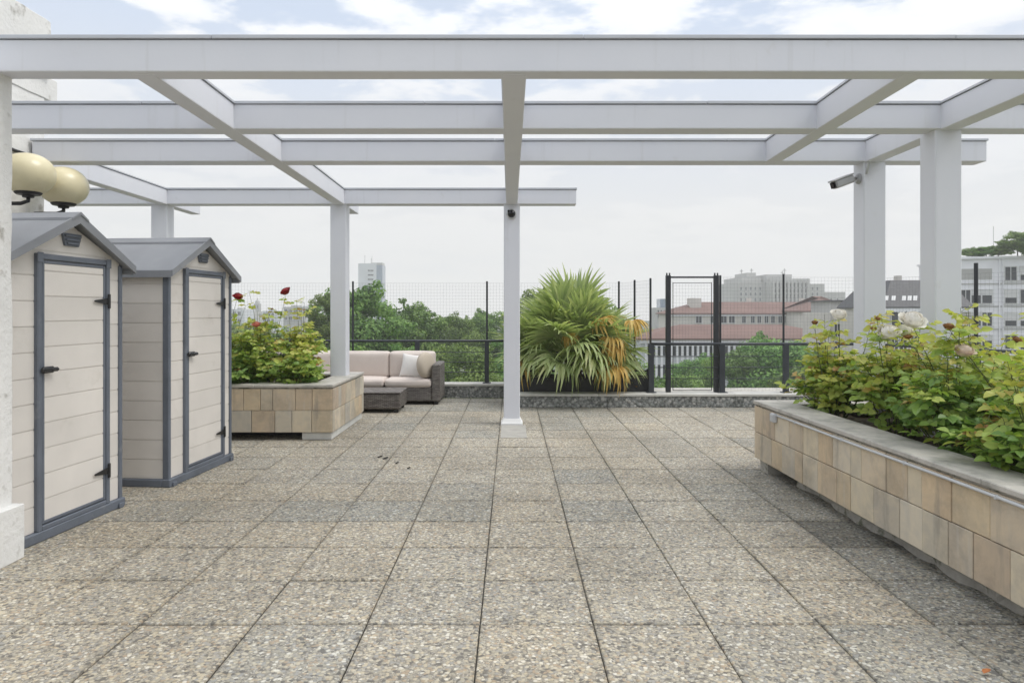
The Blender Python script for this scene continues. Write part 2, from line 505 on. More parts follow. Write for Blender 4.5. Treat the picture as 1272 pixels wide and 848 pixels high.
SUN_EL, SUN_AZ = R(57), R(98)      # azimuth from +Y (view direction) clockwise: to the right and behind
sd = Vector((math.sin(SUN_AZ) * math.cos(SUN_EL), math.cos(SUN_AZ) * math.cos(SUN_EL), math.sin(SUN_EL)))
sun_d = bpy.data.lights.new('sun', 'SUN'); sun_d.energy = 1.85; sun_d.angle = R(24); sun_d.color = (1., .965, .91)
sun = bpy.data.objects.new('sun', sun_d); col.objects.link(sun)
sun.rotation_euler = (-sd).to_track_quat('-Z', 'Y').to_euler()

w = bpy.data.worlds.new('World'); scene.world = w; w.use_nodes = True
T = NT(w.node_tree); w.node_tree.nodes.clear()
wo = T.nt.nodes.new('ShaderNodeOutputWorld'); bg = T.nt.nodes.new('ShaderNodeBackground')
T.l(bg.outputs[0], wo.inputs[0])
sky = T.nt.nodes.new('ShaderNodeTexSky'); sky.sky_type = 'NISHITA'; sky.sun_disc = False
sky.sun_elevation = SUN_EL; sky.sun_rotation = SUN_AZ; sky.air_density = 1.; sky.dust_density = 2.5; sky.ozone_density = 1.
tc = T.coord('Generated')
sp = T.nt.nodes.new('ShaderNodeSeparateXYZ'); T.l(tc, sp.inputs[0])
zz = T.math('MAXIMUM', sp.outputs[2], 0.)
den = T.math('ADD', zz, .16)
cv = T.nt.nodes.new('ShaderNodeCombineXYZ')
T.l(T.math('DIVIDE', sp.outputs[0], den), cv.inputs[0]); T.l(T.math('DIVIDE', sp.outputs[1], den), cv.inputs[1])
T.l(T.math('MULTIPLY', zz, 3.5), cv.inputs[2])
mp = T.nt.nodes.new('ShaderNodeMapping'); mp.inputs['Location'].default_value = (3.1, 1.7, 0.4); T.l(cv.outputs[0], mp.inputs[0])
cn = T.noise(mp.outputs[0], 2.3, 9, .56, .1)
cn2 = T.noise(mp.outputs[0], .45, 4, .5)
cl = T.math('ADD', T.math('MULTIPLY', cn.outputs['Fac'], .75), T.math('MULTIPLY', cn2.outputs['Fac'], .25))
mask = T.ramp(cl, [(.46, 0.), (.53, .8), (.60, 1.)], 'EASE')
haze = T.ramp(zz, [(0., 1.), (.13, .95), (.27, .5), (.38, .15), (.6, .25), (1., .55)])
blue = T.mix(1., sky.outputs[0], (.085, .085, .085), 'MULTIPLY')
# thin veil over the blue, brighter towards the zenith (thin bright overcast)
zb = T.ramp(zz, [(0., .87), (.25, .85), (.5, 1.15), (.8, 1.75), (1., 2.0)])
veil = T.mix(1., (1., 1., .995), zb, 'MULTIPLY')
cloudc = T.mix(1., (1.13, 1.13, 1.13), zb, 'MULTIPLY')
veil = T.mix(T.ramp(cl, [(.38, .12), (.55, 0.)]), veil, (.70, .74, .80))
s1 = T.mix(haze, T.mix(.85, blue, (.68, .80, 1.0)), veil)
s2 = T.mix(T.math('MULTIPLY', mask, T.ramp(zz, [(.06, 0.), (.2, .45), (.33, .9)])), s1, cloudc)
T.l(s2, bg.inputs['Color']); bg.inputs['Strength'].default_value = 1.0

vs = scene.view_settings
vs.view_transform = 'Standard'; vs.look = 'None'; vs.gamma = 1; vs.use_curve_mapping = False
vs.exposure = 0.0

cy = scene.cycles
cy.max_bounces = 8; cy.transparent_max_bounces = 8; cy.volume_bounces = 2
try: cy.use_denoising = True
except Exception: pass

# ------------------------------------------------------------------ ground + terrace floor
g = MB(); g.box((-900, -300, -21), (900, 1500, -20)); tag(g.build('ground', MAT['city_ground']), kind='structure')

FX0, FX1 = -7.137, 7.363
fl = MB()
fl.box((FX0, -3.2, -.30), (FX1, 11.04, -.008), 1, .5)
special = {}
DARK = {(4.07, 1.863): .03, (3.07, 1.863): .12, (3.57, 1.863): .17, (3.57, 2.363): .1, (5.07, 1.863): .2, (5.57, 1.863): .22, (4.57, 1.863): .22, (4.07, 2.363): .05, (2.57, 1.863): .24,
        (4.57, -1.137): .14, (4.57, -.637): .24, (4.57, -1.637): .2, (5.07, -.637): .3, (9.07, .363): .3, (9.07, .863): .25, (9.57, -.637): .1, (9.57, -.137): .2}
for i in range(29):
    for j in range(29):
        x0 = FX0 + i * .5; y0 = -2.93 + j * .5
        x1 = x0 + .5; y1 = min(y0 + .5, 11.035)
        if y1 - y0 < .05: continue
        gx, gy = rng.uniform(.0014, .0034), rng.uniform(.0028, .0056)
        cen = (x0 + .25, y0 + .25)
        key = None
        t = min(1, max(.38, rng.gauss(.56, .08)))
        if rng.random() < .07: t = rng.uniform(.2, .35)
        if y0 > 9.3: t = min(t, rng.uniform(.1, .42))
        if x0 < -1.0 and y0 < 4.5: t = min(1., t + .12)
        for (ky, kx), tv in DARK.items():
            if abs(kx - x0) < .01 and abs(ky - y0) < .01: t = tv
        c = .004
        dz = rng.uniform(-.0012, .0012); tx = rng.uniform(-.0012, .0012); ty = rng.uniform(-.0012, .0012)
        X0, X1, Y0, Y1 = x0 + gx, x1 - gx, y0 + gy, y1 - gy
        def P(x, y, z): return (x, y, z + dz + tx * (x - cen[0]) * 4 + ty * (y - cen[1]) * 4)
        top = [(X0 + c, Y0 + c), (X1 - c, Y0 + c), (X1 - c, Y1 - c), (X0 + c, Y1 - c)]
        mid = [(X0, Y0), (X1, Y0), (X1, Y1), (X0, Y1)]
        vs_ = [P(*q, 0.) for q in top] + [P(*q, -.004) for q in mid] + [P(*q, -.02) for q in mid]
        fs_ = [(0, 1, 2, 3)] + [(k + 4, (k + 1) % 4 + 4, (k + 1) % 4, k) for k in range(4)] + [(k + 8, (k + 1) % 4 + 8, (k + 1) % 4 + 4, k + 4) for k in range(4)]
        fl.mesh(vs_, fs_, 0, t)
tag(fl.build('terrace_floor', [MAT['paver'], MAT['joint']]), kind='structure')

pt = MB(); pt.cbox((-.118, 7.56, -.004), (.172, 8.385, .0055), .002)
tag(pt.build('floor_patch', MAT['patch']), kind='structure')

hb = MB(); hb.box((-7.3, -3.4, -20), (7.5, 11.33, -.31))
tag(hb.build('host_building', MAT['facade_cream']), 'cream block of the house that carries the paved roof terrace', 'building')

# ------------------------------------------------------------------ pergola
ZB, ZT = 2.667, 2.84
perg = empty('pergola', (0, 8.5, 0), 0, 'white painted pergola of crossing beams and square posts over the terrace', 'pergola')
def L(p): return (p[0], p[1] - 8.5, p[2])


def wavy_beam(p0, p1, w0, w1, z0, z1, axis, seg=14, amp=.0022):
    """a long box with faint waviness along axis (0: x, 1: y); returns MB in pergola space"""
    b = MB(); vs = []
    for k in range(seg + 1):
        f = k / seg; s = p0 + (p1 - p0) * f
        dj = [mnoise.noise(Vector((s * .9, w0 * 3 + q * 7.3, z0))) * amp for q in range(4)]
        off = 0
        if isinstance(w0, tuple): a0, a1 = w0[0] + (w1[0] - w0[0]) * f, w0[1] + (w1[1] - w0[1]) * f
        else: a0, a1 = w0, w1
        for (a, z, q) in ((a0, z0, 0), (a1, z0, 1), (a1, z1, 2), (a0, z1, 3)):
            p = (s, a + dj[q], z + dj[(q + 1) % 4]) if axis == 0 else (a + dj[q], s, z + dj[(q + 1) % 4])
            vs.append(L(p))
    fs = []
    for k in range(seg):
        for q in range(4):
            q2 = (q + 1) % 4
            f = (k * 4 + q, k * 4 + q2, k * 4 + 4 + q2, k * 4 + 4 + q)
            fs.append(f[::-1] if axis == 0 else f[::-1])
    fs.append((0, 1, 2, 3)); fs.append(tuple(seg * 4 + q for q in (3, 2, 1, 0)))
    b.mesh(vs, fs)
    return b


def fix_normals(o):
    import bmesh
    bm = bmesh.new(); bm.from_mesh(o.data); bmesh.ops.recalc_face_normals(bm, faces=bm.faces); bm.to_mesh(o.data); bm.free()


cross = [(-3.6, 4.1, 3.75, 3.88), (-4.6, 4.1, 4.93, 5.09), (-4.13, 4.10, 6.0, 6.17), (-5.4, .787, 8.40, 8.58)]
for (x0, x1, y0, y1) in cross:
    o = wavy_beam(x0, x1, y0, y1, ZB, ZT, 0, 16).build('cross_beam', MAT['white_paint'], perg, bevel=.007); fix_normals(o)
    c = MB(); x = x0 - .01
    while x < x1 + .01:
        xe = min(x + 2.0, x1 + .01)
        j = rng.uniform(0, .0015)
        c.box(L((x, y0 - .010 - j, ZT + .003)), L((xe - .003, y1 + .010, ZT + .022 + j)))
        x = xe
    c.build('flashing', MAT['flashing'], o, bevel=.002)
# rafters running away from the camera, (x at near end, x at far end, width, y0, y1)
raft = [(-2.01, -2.09, .128, 3.79, 9.25), (.016, .006, .135, 3.79, 9.15), (2.195, 2.262, .128, 3.79, 6.08), (3.10, 3.12, .135, 3.79, 6.10), (-4.215, -4.215, .128, 6.21, 9.30)]
for (xa, xb, w_, y0, y1) in raft:
    b = MB(); seg = 12; vs_ = []
    for k in range(seg + 1):
        f = k / seg; y = y0 + (y1 - y0) * f; xc = xa + (xb - xa) * f
        for q, (a, z) in enumerate(((xc - w_ / 2, ZB - .004), (xc + w_ / 2, ZB - .004), (xc + w_ / 2, ZT + .002), (xc - w_ / 2, ZT + .002))):
            d = mnoise.noise(Vector((y * .9, xa * 3 + q * 5.1, .3))) * .002
            vs_.append(L((a + d, y, z)))
    fs_ = [(k * 4 + q, k * 4 + (q + 1) % 4, k * 4 + 4 + (q + 1) % 4, k * 4 + 4 + q) for k in range(seg) for q in range(4)] + [(3, 2, 1, 0), tuple(seg * 4 + q for q in range(4))]
    b.mesh(vs_, fs_)
    o = b.build('rafter', MAT['white_paint'], perg, bevel=.006); fix_normals(o)
    c = MB(); N = 12
    vs_ = []
    for k in range(N + 1):
        f = k / N; y = y0 + (y1 - y0) * f; xc = xa + (xb - xa) * f
        for (a, z) in ((xc - w_ / 2 - .01, ZT + .0055), (xc + w_ / 2 + .01, ZT + .0055), (xc + w_ / 2 + .01, ZT + .019), (xc - w_ / 2 - .01, ZT + .019)):
            vs_.append(L((a, y, z)))
    c.mesh(vs_, fs_)
    fix_normals(c.build('flashing', MAT['flashing'], o))
# posts: x0, x1, y0, y1, z0
for n, (x0, x1, y0, y1, z0) in enumerate([(-.09, .105, 8.425, 8.61, .0), (-2.19, -1.998, 8.425, 8.61, .585), (-4.36, -4.165, 8.425, 8.61, 0.),
                                          (3.015, 3.205, 4.95, 5.14, .45), (3.05, 3.24, 6.02, 6.21, .45)]):
    b = MB(); b.cbox(L((x0, y0, z0)), L((x1, y1, ZB + .03)), .007)
    o = b.build('post', MAT['white_paint'], perg)
    if n == 0:
        c = MB()
        def ring(e, z): return [L((x0 - e, y0 - e, z)), L((x1 + e, y0 - e, z)), L((x1 + e, y1 + e, z)), L((x0 - e, y1 + e, z))]
        rr = [ring(.034, .0), ring(.034, .022), ring(.022, .040), ring(.003, .078)]
        vs_ = [q for r_ in rr for q in r_]
        c.mesh(vs_, [(k * 4 + q, k * 4 + (q + 1) % 4, k * 4 + 4 + (q + 1) % 4, k * 4 + 4 + q) for k in range(3) for q in range(4)] + [(12, 13, 14, 15)])
        c.build('plinth', MAT['plinth'], o, bevel=.003)

# rough plastered column at the left edge
cl_ = empty('plastered_column', (-3.0, 3.7, 0), 0, 'rough white plastered column with wider foot left of the sheds', 'column')
def plaster_box(name, a, b_, parent, n=14, amp=.006, mat='plaster'):
    b = MB(); a = np.array(a); b_ = np.array(b_)
    import itertools
    nx, ny, nz = [max(2, int((b_[k] - a[k]) / (.09))) for k in range(3)]
    nx, ny, nz = min(nx, 40), min(ny, 40), min(nz, 60)
    idx = {}; vs = []; fs = []
    def vid(i, j, k):
        if (i, j, k) not in idx:
            p = a + (b_ - a) * np.array([i / nx, j / ny, k / nz])
            q = Vector(p * 9)
            off = mnoise.noise_vector(q) * amp
            idx[(i, j, k)] = len(vs); vs.append((p[0] + off[0], p[1] + off[1], p[2] + off[2] * .5))
        return idx[(i, j, k)]
    for i in range(nx):
        for j in range(ny):
            fs.append((vid(i, j, 0), vid(i, j + 1, 0), vid(i + 1, j + 1, 0), vid(i + 1, j, 0)))
            fs.append((vid(i, j, nz), vid(i + 1, j, nz), vid(i + 1, j + 1, nz), vid(i, j + 1, nz)))
    for i in range(nx):
        for k in range(nz):
            fs.append((vid(i, 0, k), vid(i + 1, 0, k), vid(i + 1, 0, k + 1), vid(i, 0, k + 1)))
            fs.append((vid(i, ny, k), vid(i, ny, k + 1), vid(i + 1, ny, k + 1), vid(i + 1, ny, k)))
    for j in range(ny):
        for k in range(nz):
            fs.append((vid(0, j, k), vid(0, j, k + 1), vid(0, j + 1, k + 1), vid(0, j + 1, k)))
            fs.append((vid(nx, j, k), vid(nx, j + 1, k), vid(nx, j + 1, k + 1), vid(nx, j, k + 1)))
    b.mesh(vs, fs)
    return b.build(name, MAT[mat], parent, bevel=.006, smooth='angle')
plaster_box('shaft', (-.26, -.22, .30), (.225, .175, ZB + .02), cl_)
plaster_box('foot', (-.32, -.28, 0), (.272, .205, .305), cl_)

# ------------------------------------------------------------------ stair tower, left
tw = empty('stair_tower', (-5.3, 5.4, 0), 0, 'white rough rendered stair tower with a cornice rising behind the sheds', 'tower')
plaster_box('wall', (-1.6, -1.1, 0), (1.145, .80, 3.27), tw, amp=.008)
plaster_box('cornice', (-1.7, -1.2, 3.268), (1.155, .96, 3.47), tw, amp=.008)
plaster_box('parapet', (-1.62, -1.12, 3.465), (1.20, .81, 3.95), tw, amp=.008)
b = MB(); b.tube([(1.158, -.6, 2.80), (1.163, -.1, 2.745), (1.163, .4, 2.715), (1.163, .79, 2.71)], .014, 6)
b.build('cable', MAT['black_plastic'], tw, smooth=True)
b = MB(); b.tube([(1.163, .22, 2.65), (1.163, .25, 2.9)], .016, 8); b.build('conduit', MAT['cable'], tw, smooth=True)

# globe lamps on the tower wall
def globe_lamp(loc, label):
    e = empty('globe_lamp', loc, 0, label, 'lamp', 'globe lamps on the stair tower')
    b = MB(); prof = []
    for k in range(17):
        a = -math.pi / 2 + math.pi * k / 16
        prof.append((max(.004, .195 * abs(math.cos(a)) ** .9), .165 * math.sin(a)))
    b.lathe(prof, n=32); b.build('globe', MAT['globe'], e, smooth=True)
    b = MB(); b.lathe([(.02, -.19), (.04, -.188), (.045, -.172), (.085, -.166), (.098, -.152), (.095, -.14)], n=24)
    b.build('base', MAT['black_plastic'], e, smooth='angle')
    b = MB(); b.tube([(0, 0, -.18), (0, 0, -.215), (-.06, 0, -.235), (-.25, 0, -.235)], .016, 8)
    b.build('bracket', MAT['black_plastic'], e, smooth=True)
    return e
globe_lamp((-3.87, 5.58, 2.475), 'cream glass globe lamp on black base nearest the white column')
globe_lamp((-3.87, 6.02, 2.455), 'cream glass globe lamp just above the ridge of the front shed')
b = MB(); b.tube([(-3.98, 5.62, 2.25), (-3.93, 5.75, 2.22), (-3.88, 5.9, 2.13), (-3.9, 6.1, 2.02)], .011, 6)

# ------------------------------------------------------------------ sheds
SW, SD, SE, SR = 1.02, 1.03, 1.70, 1.965      # width, depth, eave, ridge

def clip(poly, z0, z1):
    def half(poly, zc, keep_above):
        out = []
        for i in range(len(poly)):
            a, b = poly[i], poly[(i + 1) % len(poly)]
            ia = (a[1] >= zc) if keep_above else (a[1] <= zc); ib = (b[1] >= zc) if keep_above else (b[1] <= zc)
            if ia: out.append(a)
            if ia != ib:
                f = (zc - a[1]) / (b[1] - a[1]); out.append((a[0] + f * (b[0] - a[0]), zc))
        return out
    p = half(poly, z0, True)
    return half(p, z1, False) if p else p


def planks(mb, poly, fn, d_out, d_in, rows, zlo, groove=.006, seed=0):
    rr = random.Random(seed)
    for k in range(len(rows) - 1):
        z0, z1 = rows[k], rows[k + 1]
        p = clip(poly, z0 + .0004, z1 - .0004)
        if len(p) < 3: continue
        # chamfered lower edge: two steps
        q = clip(poly, z0 + groove, z1 - groove * .5)
        sg_ = 1 if d_in > d_out else -1
        mb.prism(p, fn, d_in, d_out + .0035 * sg_, 0, rr.random())
        if len(q) >= 3: mb.prism(q, fn, d_out + .003 * sg_, d_out, 0, rr.random())


def make_shed(loc, rz, label):
    e = empty('storage_shed', loc, rz, label, 'shed', 'plastic garden sheds')
    rows = [.06 + .153 * k for k in range(14)]
    gable = [(0.02, .06), (SW - .02, .06), (SW - .02, SE + .015), (SW / 2, SR - .03), (.02, SE + .015)]
    for nm, yy, dirn in (('front_wall', 0., 1), ('back_wall', SD, -1)):
        b = MB(); planks(b, gable, lambda u, v, d: (u, d, v), yy + dirn * .012, yy + dirn * .05, rows, .06, seed=3)
        o = b.build(nm, MAT['shed_panel'], e); fix_normals(o)
    for xx, dirn in ((0., 1), (SW, -1)):
        b = MB(); planks(b, [(.02, .06), (SD - .02, .06), (SD - .02, SE), (.02, SE)], lambda u, v, d: (d, u, v), xx + dirn * .012, xx + dirn * .05, rows, .06, seed=5)
        o = b.build('side_wall', MAT['shed_panel'], e); fix_normals(o)
    for xx in (0, SW - .05):
        for yy in (0, SD - .05):
            xa = xx - .002 if xx == 0 else xx + .018
            b = MB(); b.cbox((xa, yy - .002, .03), (xa + .034, yy + .052, SE - .002), .006); b.build('corner_trim', MAT['shed_trim'], e)
    b = MB()
    b.cbox((-.012, -.016, 0), (SW + .012, .05, .062), .006); b.cbox((-.012, SD - .05, 0), (SW + .012, SD + .014, .062), .006)
    b.cbox((-.012, .0505, 0), (.05, SD - .0505, .061), .006); b.cbox((SW - .05, .0505, 0), (SW + .012, SD - .0505, .061), .006)
    for xx in (.02, SW - .07): b.cbox((xx, -.03, 0), (xx + .05, -.0165, .035), .004)
    b.build('base', MAT['shed_trim'], e)
    # roof: two slabs in the plane of the gable
    ov, oe = .05, .045
    sl = (SR - SE) / (SW / 2)
    b = MB()
    for sgn in (-1, 1):
        def fnr(u, v, d): return (SW / 2 + sgn * u, d, SR - sl * u + v)
        ue = SW / 2 + oe
        y0, y1 = -ov, SD + ov
        b.prism([(.0, .0), (ue, 0.), (ue, .022), (0., .022)], fnr, y0, y1)
        # rim along the eave
        b.prism([(ue + .001, -.032), (ue + .014, -.032), (ue + .014, .026), (ue + .001, .026)], fnr, y0 - .001, y1 + .001)
    rf = b.build('roof', MAT['shed_roof'], e, bevel=.004); fix_normals(rf)
    ue = SW / 2 + oe + .014
    for yy, ye in ((-ov - .016, -ov - .002), (SD + ov + .002, SD + ov + .016)):
        pl = [(-ue, -.022 - sl * ue), (0, -.03), (ue, -.022 - sl * ue), (ue, .028 - sl * ue), (0, .032), (-ue, .028 - sl * ue)]
        b = MB()
        for sgn in (-1, 1):
            b.prism([(0, -.03), (sgn * ue, -.022 - sl * ue), (sgn * ue, .028 - sl * ue), (0, .032)], lambda u, v, d: (SW / 2 + u, d, SR + v), yy, ye)
        import bmesh
        o = b.build('barge_board', MAT['shed_roof'], rf); bm = bmesh.new(); bm.from_mesh(o.data); bmesh.ops.remove_doubles(bm, verts=bm.verts, dist=1e-5); bmesh.ops.recalc_face_normals(bm, faces=bm.faces); bm.to_mesh(o.data); bm.free()
    b = MB()
    for sgn in (-1, 1):
        def fnr(u, v, d): return (SW / 2 + sgn * u, d, SR - sl * u + v)
        b.prism([(0, .0235), (.075, .0235), (.07, .036), (0, .042)], fnr, -ov - .022, SD + ov + .022)
    fix_normals(b.build('ridge_cap', MAT['shed_roof'], rf))
    # door
    X0, X1, Z0, Z1, fw = .22, .872, .062, 1.725, .036
    b = MB()
    b.cbox((X0, -.014, Z0), (X0 + fw, .02, Z1), .005); b.cbox((X1 - fw, -.014, Z0), (X1, .02, Z1), .005)
    b.cbox((X0 + fw + .0005, -.0135, Z1 - fw), (X1 - fw - .0005, .02, Z1 - .0005), .005); b.cbox((X0 + fw + .0005, -.0135, Z0), (X1 - fw - .0005, .02, Z0 + .03), .005)
    for xx in (X0 - .006, X1 - .042): b.cbox((xx, -.018, Z1 - .055), (xx + .048, -.0145, Z1 + .006), .003)
    b.build('door_frame', MAT['shed_trim'], e)
    b = MB()
    d0, d1, c0, c1 = X0 + fw + .004, X1 - fw - .004, Z0 + .036, Z1 - fw - .004
    planks(b, [(d0 + .022, c0 + .02), (d1 - .022, c0 + .02), (d1 - .022, c1 - .02), (d0 + .022, c1 - .02)], lambda u, v, d: (u, d, v), -.004, .011, [.06 + .153 * k + .03 for k in range(-1, 14)], .06, seed=9)
    dr = b.build('door', MAT['shed_panel'], e); fix_normals(dr)
    b = MB()
    b.cbox((d0, -.008, c0), (d0 + .0215, .0112, c1), .003); b.cbox((d1 - .0215, -.008, c0), (d1, .0112, c1), .003)
    b.cbox((d0 + .022, -.0075, c0), (d1 - .022, .0112, c0 + .0195), .003); b.cbox((d0 + .022, -.0075, c1 - .0195), (d1 - .022, .0112, c1), .003)
    b.build('edge_rail', MAT['shed_trim'], dr)
    b = MB(); b.cbox((X0 + .012, -.045, 1.005), (X0 + .11, -.0145, 1.045), .012); b.cbox((X0 + .07, -.052, 1.012), (X0 + .135, -.03, 1.038), .01)
    b.build('handle', MAT['black_plastic'], dr)
    for zz_ in (.29, 1.445):
        b = MB()
        b.prism([(X1 - .03, zz_ - .022), (X1 - .16, zz_ - .006), (X1 - .165, zz_), (X1 - .16, zz_ + .006), (X1 - .03, zz_ + .022)], lambda u, v, d: (u, d, v), -.020, -.0152)
        b.cbox((X1 - .034, -.028, zz_ - .05), (X1 - .012, -.0155, zz_ + .05), .004)
        fix_normals(b.build('hinge', MAT['black_plastic'], dr))
    # vent
    b = MB(); cx = SW / 2 + .01; vz = SR - .135
    b.prism([(cx - .085, vz + .04), (cx + .085, vz + .04), (cx + .06, vz - .04), (cx - .06, vz - .04)], lambda u, v, d: (u, d, v), -.004, .011)
    for k in range(3):
        z_ = vz - .03 + k * .024; hw = .052 + k * .009
        b.cbox((cx - hw, -.016, z_), (cx + hw, -.0045, z_ + .011), .002)
    fix_normals(b.build('vent', MAT['shed_trim'], e))
    return e
shed_a = make_shed((-2.845, 3.92, 0), R(90 - 5), 'beige plastic shed with closed door, standing right beside the white column')
shed_b = copy_tree(shed_a); shed_b.location = (-2.68, 5.45, 0); shed_b.rotation_euler.z = R(90 - 4.7)
shed_b['label'] = 'beige plastic shed farther back, its blank side wall showing, by the stone planter'

# ------------------------------------------------------------------ stone planters
def clad_face(mb, fn, length, z0, z1, seed, nrow=2, bond=None):
    """two courses of sandstone slabs of differing width; fn(u, z, d) with d outward"""
    rr = random.Random(seed)
    h = (z1 - z0) / nrow
    last = -1
    for r_ in range(nrow):
        u = 0.0
        while u < length - .01:
            wd = rr.choice((.13, .18, .21, .24, .25, .27))
            if r_ == 0 and u == 0: wd *= .6
            ue = u + wd
            if length - ue < .1: ue = length
            t = rr.random()
            if abs(t - last) < .12: t = (t + .35) % 1
            last = t
            g = .0026; o = rr.uniform(0, .005)
            poly = [(u + g, z0 + r_ * h + g), (ue - g, z0 + r_ * h + g), (ue - g, z0 + (r_ + 1) * h - g), (u + g, z0 + (r_ + 1) * h - g)]
            mb.prism(poly, fn, -.02, .004 + o, 0, t)
            u = ue


def rough_lump(mb, x0, x1, y0, y1, z0, z1, n=10, seed=0, amp=.03, mi=0):
    """irregular mortar block"""
    idx = {}; vs = []; fs = []
    N = (max(3, int((x1 - x0) / .06)), max(3, int((y1 - y0) / .06)), 3)
    def vid(i, j, k):
        if (i, j, k) not in idx:
            p = Vector((x0 + (x1 - x0) * i / N[0], y0 + (y1 - y0) * j / N[1], z0 + (z1 - z0) * k / N[2]))
            o = mnoise.noise_vector(p * 6 + Vector((seed, 0, 0))) * amp + mnoise.noise_vector(p * 17 + Vector((seed, 5, 0))) * amp * .4
            idx[(i, j, k)] = len(vs); vs.append((p.x + o.x, p.y + o.y, max(-.002, p.z + (o.z * .5 if 0 < k < N[2] else 0))))
        return idx[(i, j, k)]
    for i in range(N[0]):
        for j in range(N[1]):
            fs.append((vid(i, j, 0), vid(i, j + 1, 0), vid(i + 1, j + 1, 0), vid(i + 1, j, 0))); fs.append((vid(i, j, 3), vid(i + 1, j, 3), vid(i + 1, j + 1, 3), vid(i, j + 1, 3)))
    for k in range(3):
        for i in range(N[0]):
            fs.append((vid(i, 0, k), vid(i + 1, 0, k), vid(i + 1, 0, k + 1), vid(i, 0, k + 1))); fs.append((vid(i, N[1], k), vid(i, N[1], k + 1), vid(i + 1, N[1], k + 1), vid(i + 1, N[1], k)))
        for j in range(N[1]):
            fs.append((vid(0, j, k), vid(0, j, k + 1), vid(0, j + 1, k + 1), vid(0, j + 1, k))); fs.append((vid(N[0], j, k), vid(N[0], j + 1, k), vid(N[0], j + 1, k + 1), vid(N[0], j, k + 1)))
    mb.mesh(vs, fs, mi)


def planter(loc, rz, W, D, z0, z1, label, seed, feet, coping_w, base_inset):
    """local x 0..W, y 0..D; coping top at z1"""
    e = empty('stone_planter', loc, rz, label, 'planter', 'sandstone clad planters')
    ct = .030; zt = z1 - ct - .012
    b = MB()
    clad_face(b, lambda u, z, d: (u, -d, z), W, z0, zt, seed)
    clad_face(b, lambda u, z, d: (W - u, D + d, z), W, z0, zt, seed + 1)
    clad_face(b, lambda u, z, d: (-d, D - u, z), D, z0, zt, seed + 2)
    clad_face(b, lambda u, z, d: (W + d, u, z), D, z0, zt, seed + 3)
    fix_normals(b.build('cladding', MAT['stone'], e, bevel=.003, seg=1))
    b = MB()   # inner trough walls + bottom, dark shadow gap under the coping
    t = .10
    b.box((.012, .012, z0 + .004), (W - .012, t, zt + .012)); b.box((.012, D - t, z0 + .004), (W - .012, D - .012, zt + .012))
    b.box((.012, t + .001, z0 + .005), (t, D - t - .001, zt + .011)); b.box((W - t, t + .001, z0 + .005), (W - .012, D - t - .001, zt + .011))
    b.box((t + .001, t + .001, z0 + .006), (W - t - .001, D - t - .001, z0 + .06))
    b.build('shell', MAT['mortar'], e)
    c = MB(); cw = coping_w; ov = .012
    def strip(x0, y0, x1, y1, along):
        Ls = (x1 - x0) if along == 0 else (y1 - y0); s = 0
        rr = random.Random(seed + int(x0 * 10))
        while s < Ls - .01:
            e_ = min(s + rr.uniform(.8, 1.1), Ls)
            if Ls - e_ < .3: e_ = Ls
            dz = rr.uniform(0, .002)
            if along == 0: c.cbox((x0 + s, y0, zt + .013), (x0 + e_ - .003, y1, z1 + dz), .005, 0, rr.random())
            else: c.cbox((x0, y0 + s, zt + .013), (x1, y0 + e_ - .003, z1 + dz), .005, 0, rr.random())
            s = e_
    strip(-ov, -ov, W + ov, cw, 0); strip(-ov, D - cw, W + ov, D + ov, 0)
    strip(-ov, cw + .002, cw, D - cw - .002, 1); strip(W - cw, cw + .002, W + ov, D - cw - .002, 1)
    c.build('coping', MAT['coping'], e)
    s = MB(); n = 26
    for i in range(n):
        for j in range(n):
            def q(i, j):
                x = t + .0015 + (W - 2 * t - .003) * i / n; y = t + .0015 + (D - 2 * t - .003) * j / n
                return (x, y, z1 - .10 + .045 * mnoise.noise(Vector((x * 3, y * 3, seed))) + .02 * mnoise.noise(Vector((x * 13, y * 13, seed))))
            s.face([q(i, j), q(i + 1, j), q(i + 1, j + 1), q(i, j + 1)])
    s.build('soil', MAT['soil'], e)
    m = MB()
    for k, (x0, x1, y0, y1, am) in enumerate(feet): rough_lump(m, x0, x1, y0, y1, 0, z0 + .01, seed=seed + k * 3.3, amp=am)
    m.build('footing', MAT['mortar'], e)
    return e


pl_left = planter((-4.6, 7.42, 0), 0, 2.695, 1.55, .085, .593, 'sandstone clad planter with red rose bushes behind the sheds', 11,
                  [(.15, 2.2, .35, 1.4, .0)], .26, .0)
b = MB(); plist = [(2.40, .02, 0), (2.685, .02, 0), (2.685, 1.54, 0), (2.40, 1.54, 0)]
b.cbox((2.36, .03, 0), (2.682, 1.53, .083), .008)
b.build('plinth', MAT['concrete_white'], pl_left)
b = MB(); b.cbox((.2, .34, 0.0), (2.359, .345, .084), .001); b.build('recess_shade_panel', MAT['painted_recess_shade'], pl_left)  # thin near-black sheet added as painted shade in the gap under the planter
# right planter: local x along the visible left-facing length
RP = (2.135, 6.10, 0)
pl_right = planter(RP, R(-90 + 1.4), 5.2, 2.3, .10, .597, 'long sandstone clad planter with white rose bushes on the right', 23,
                   [(.04, .22, .03, .3, .012), (.62, 5.1, .10, .9, .045)], .27, .1)
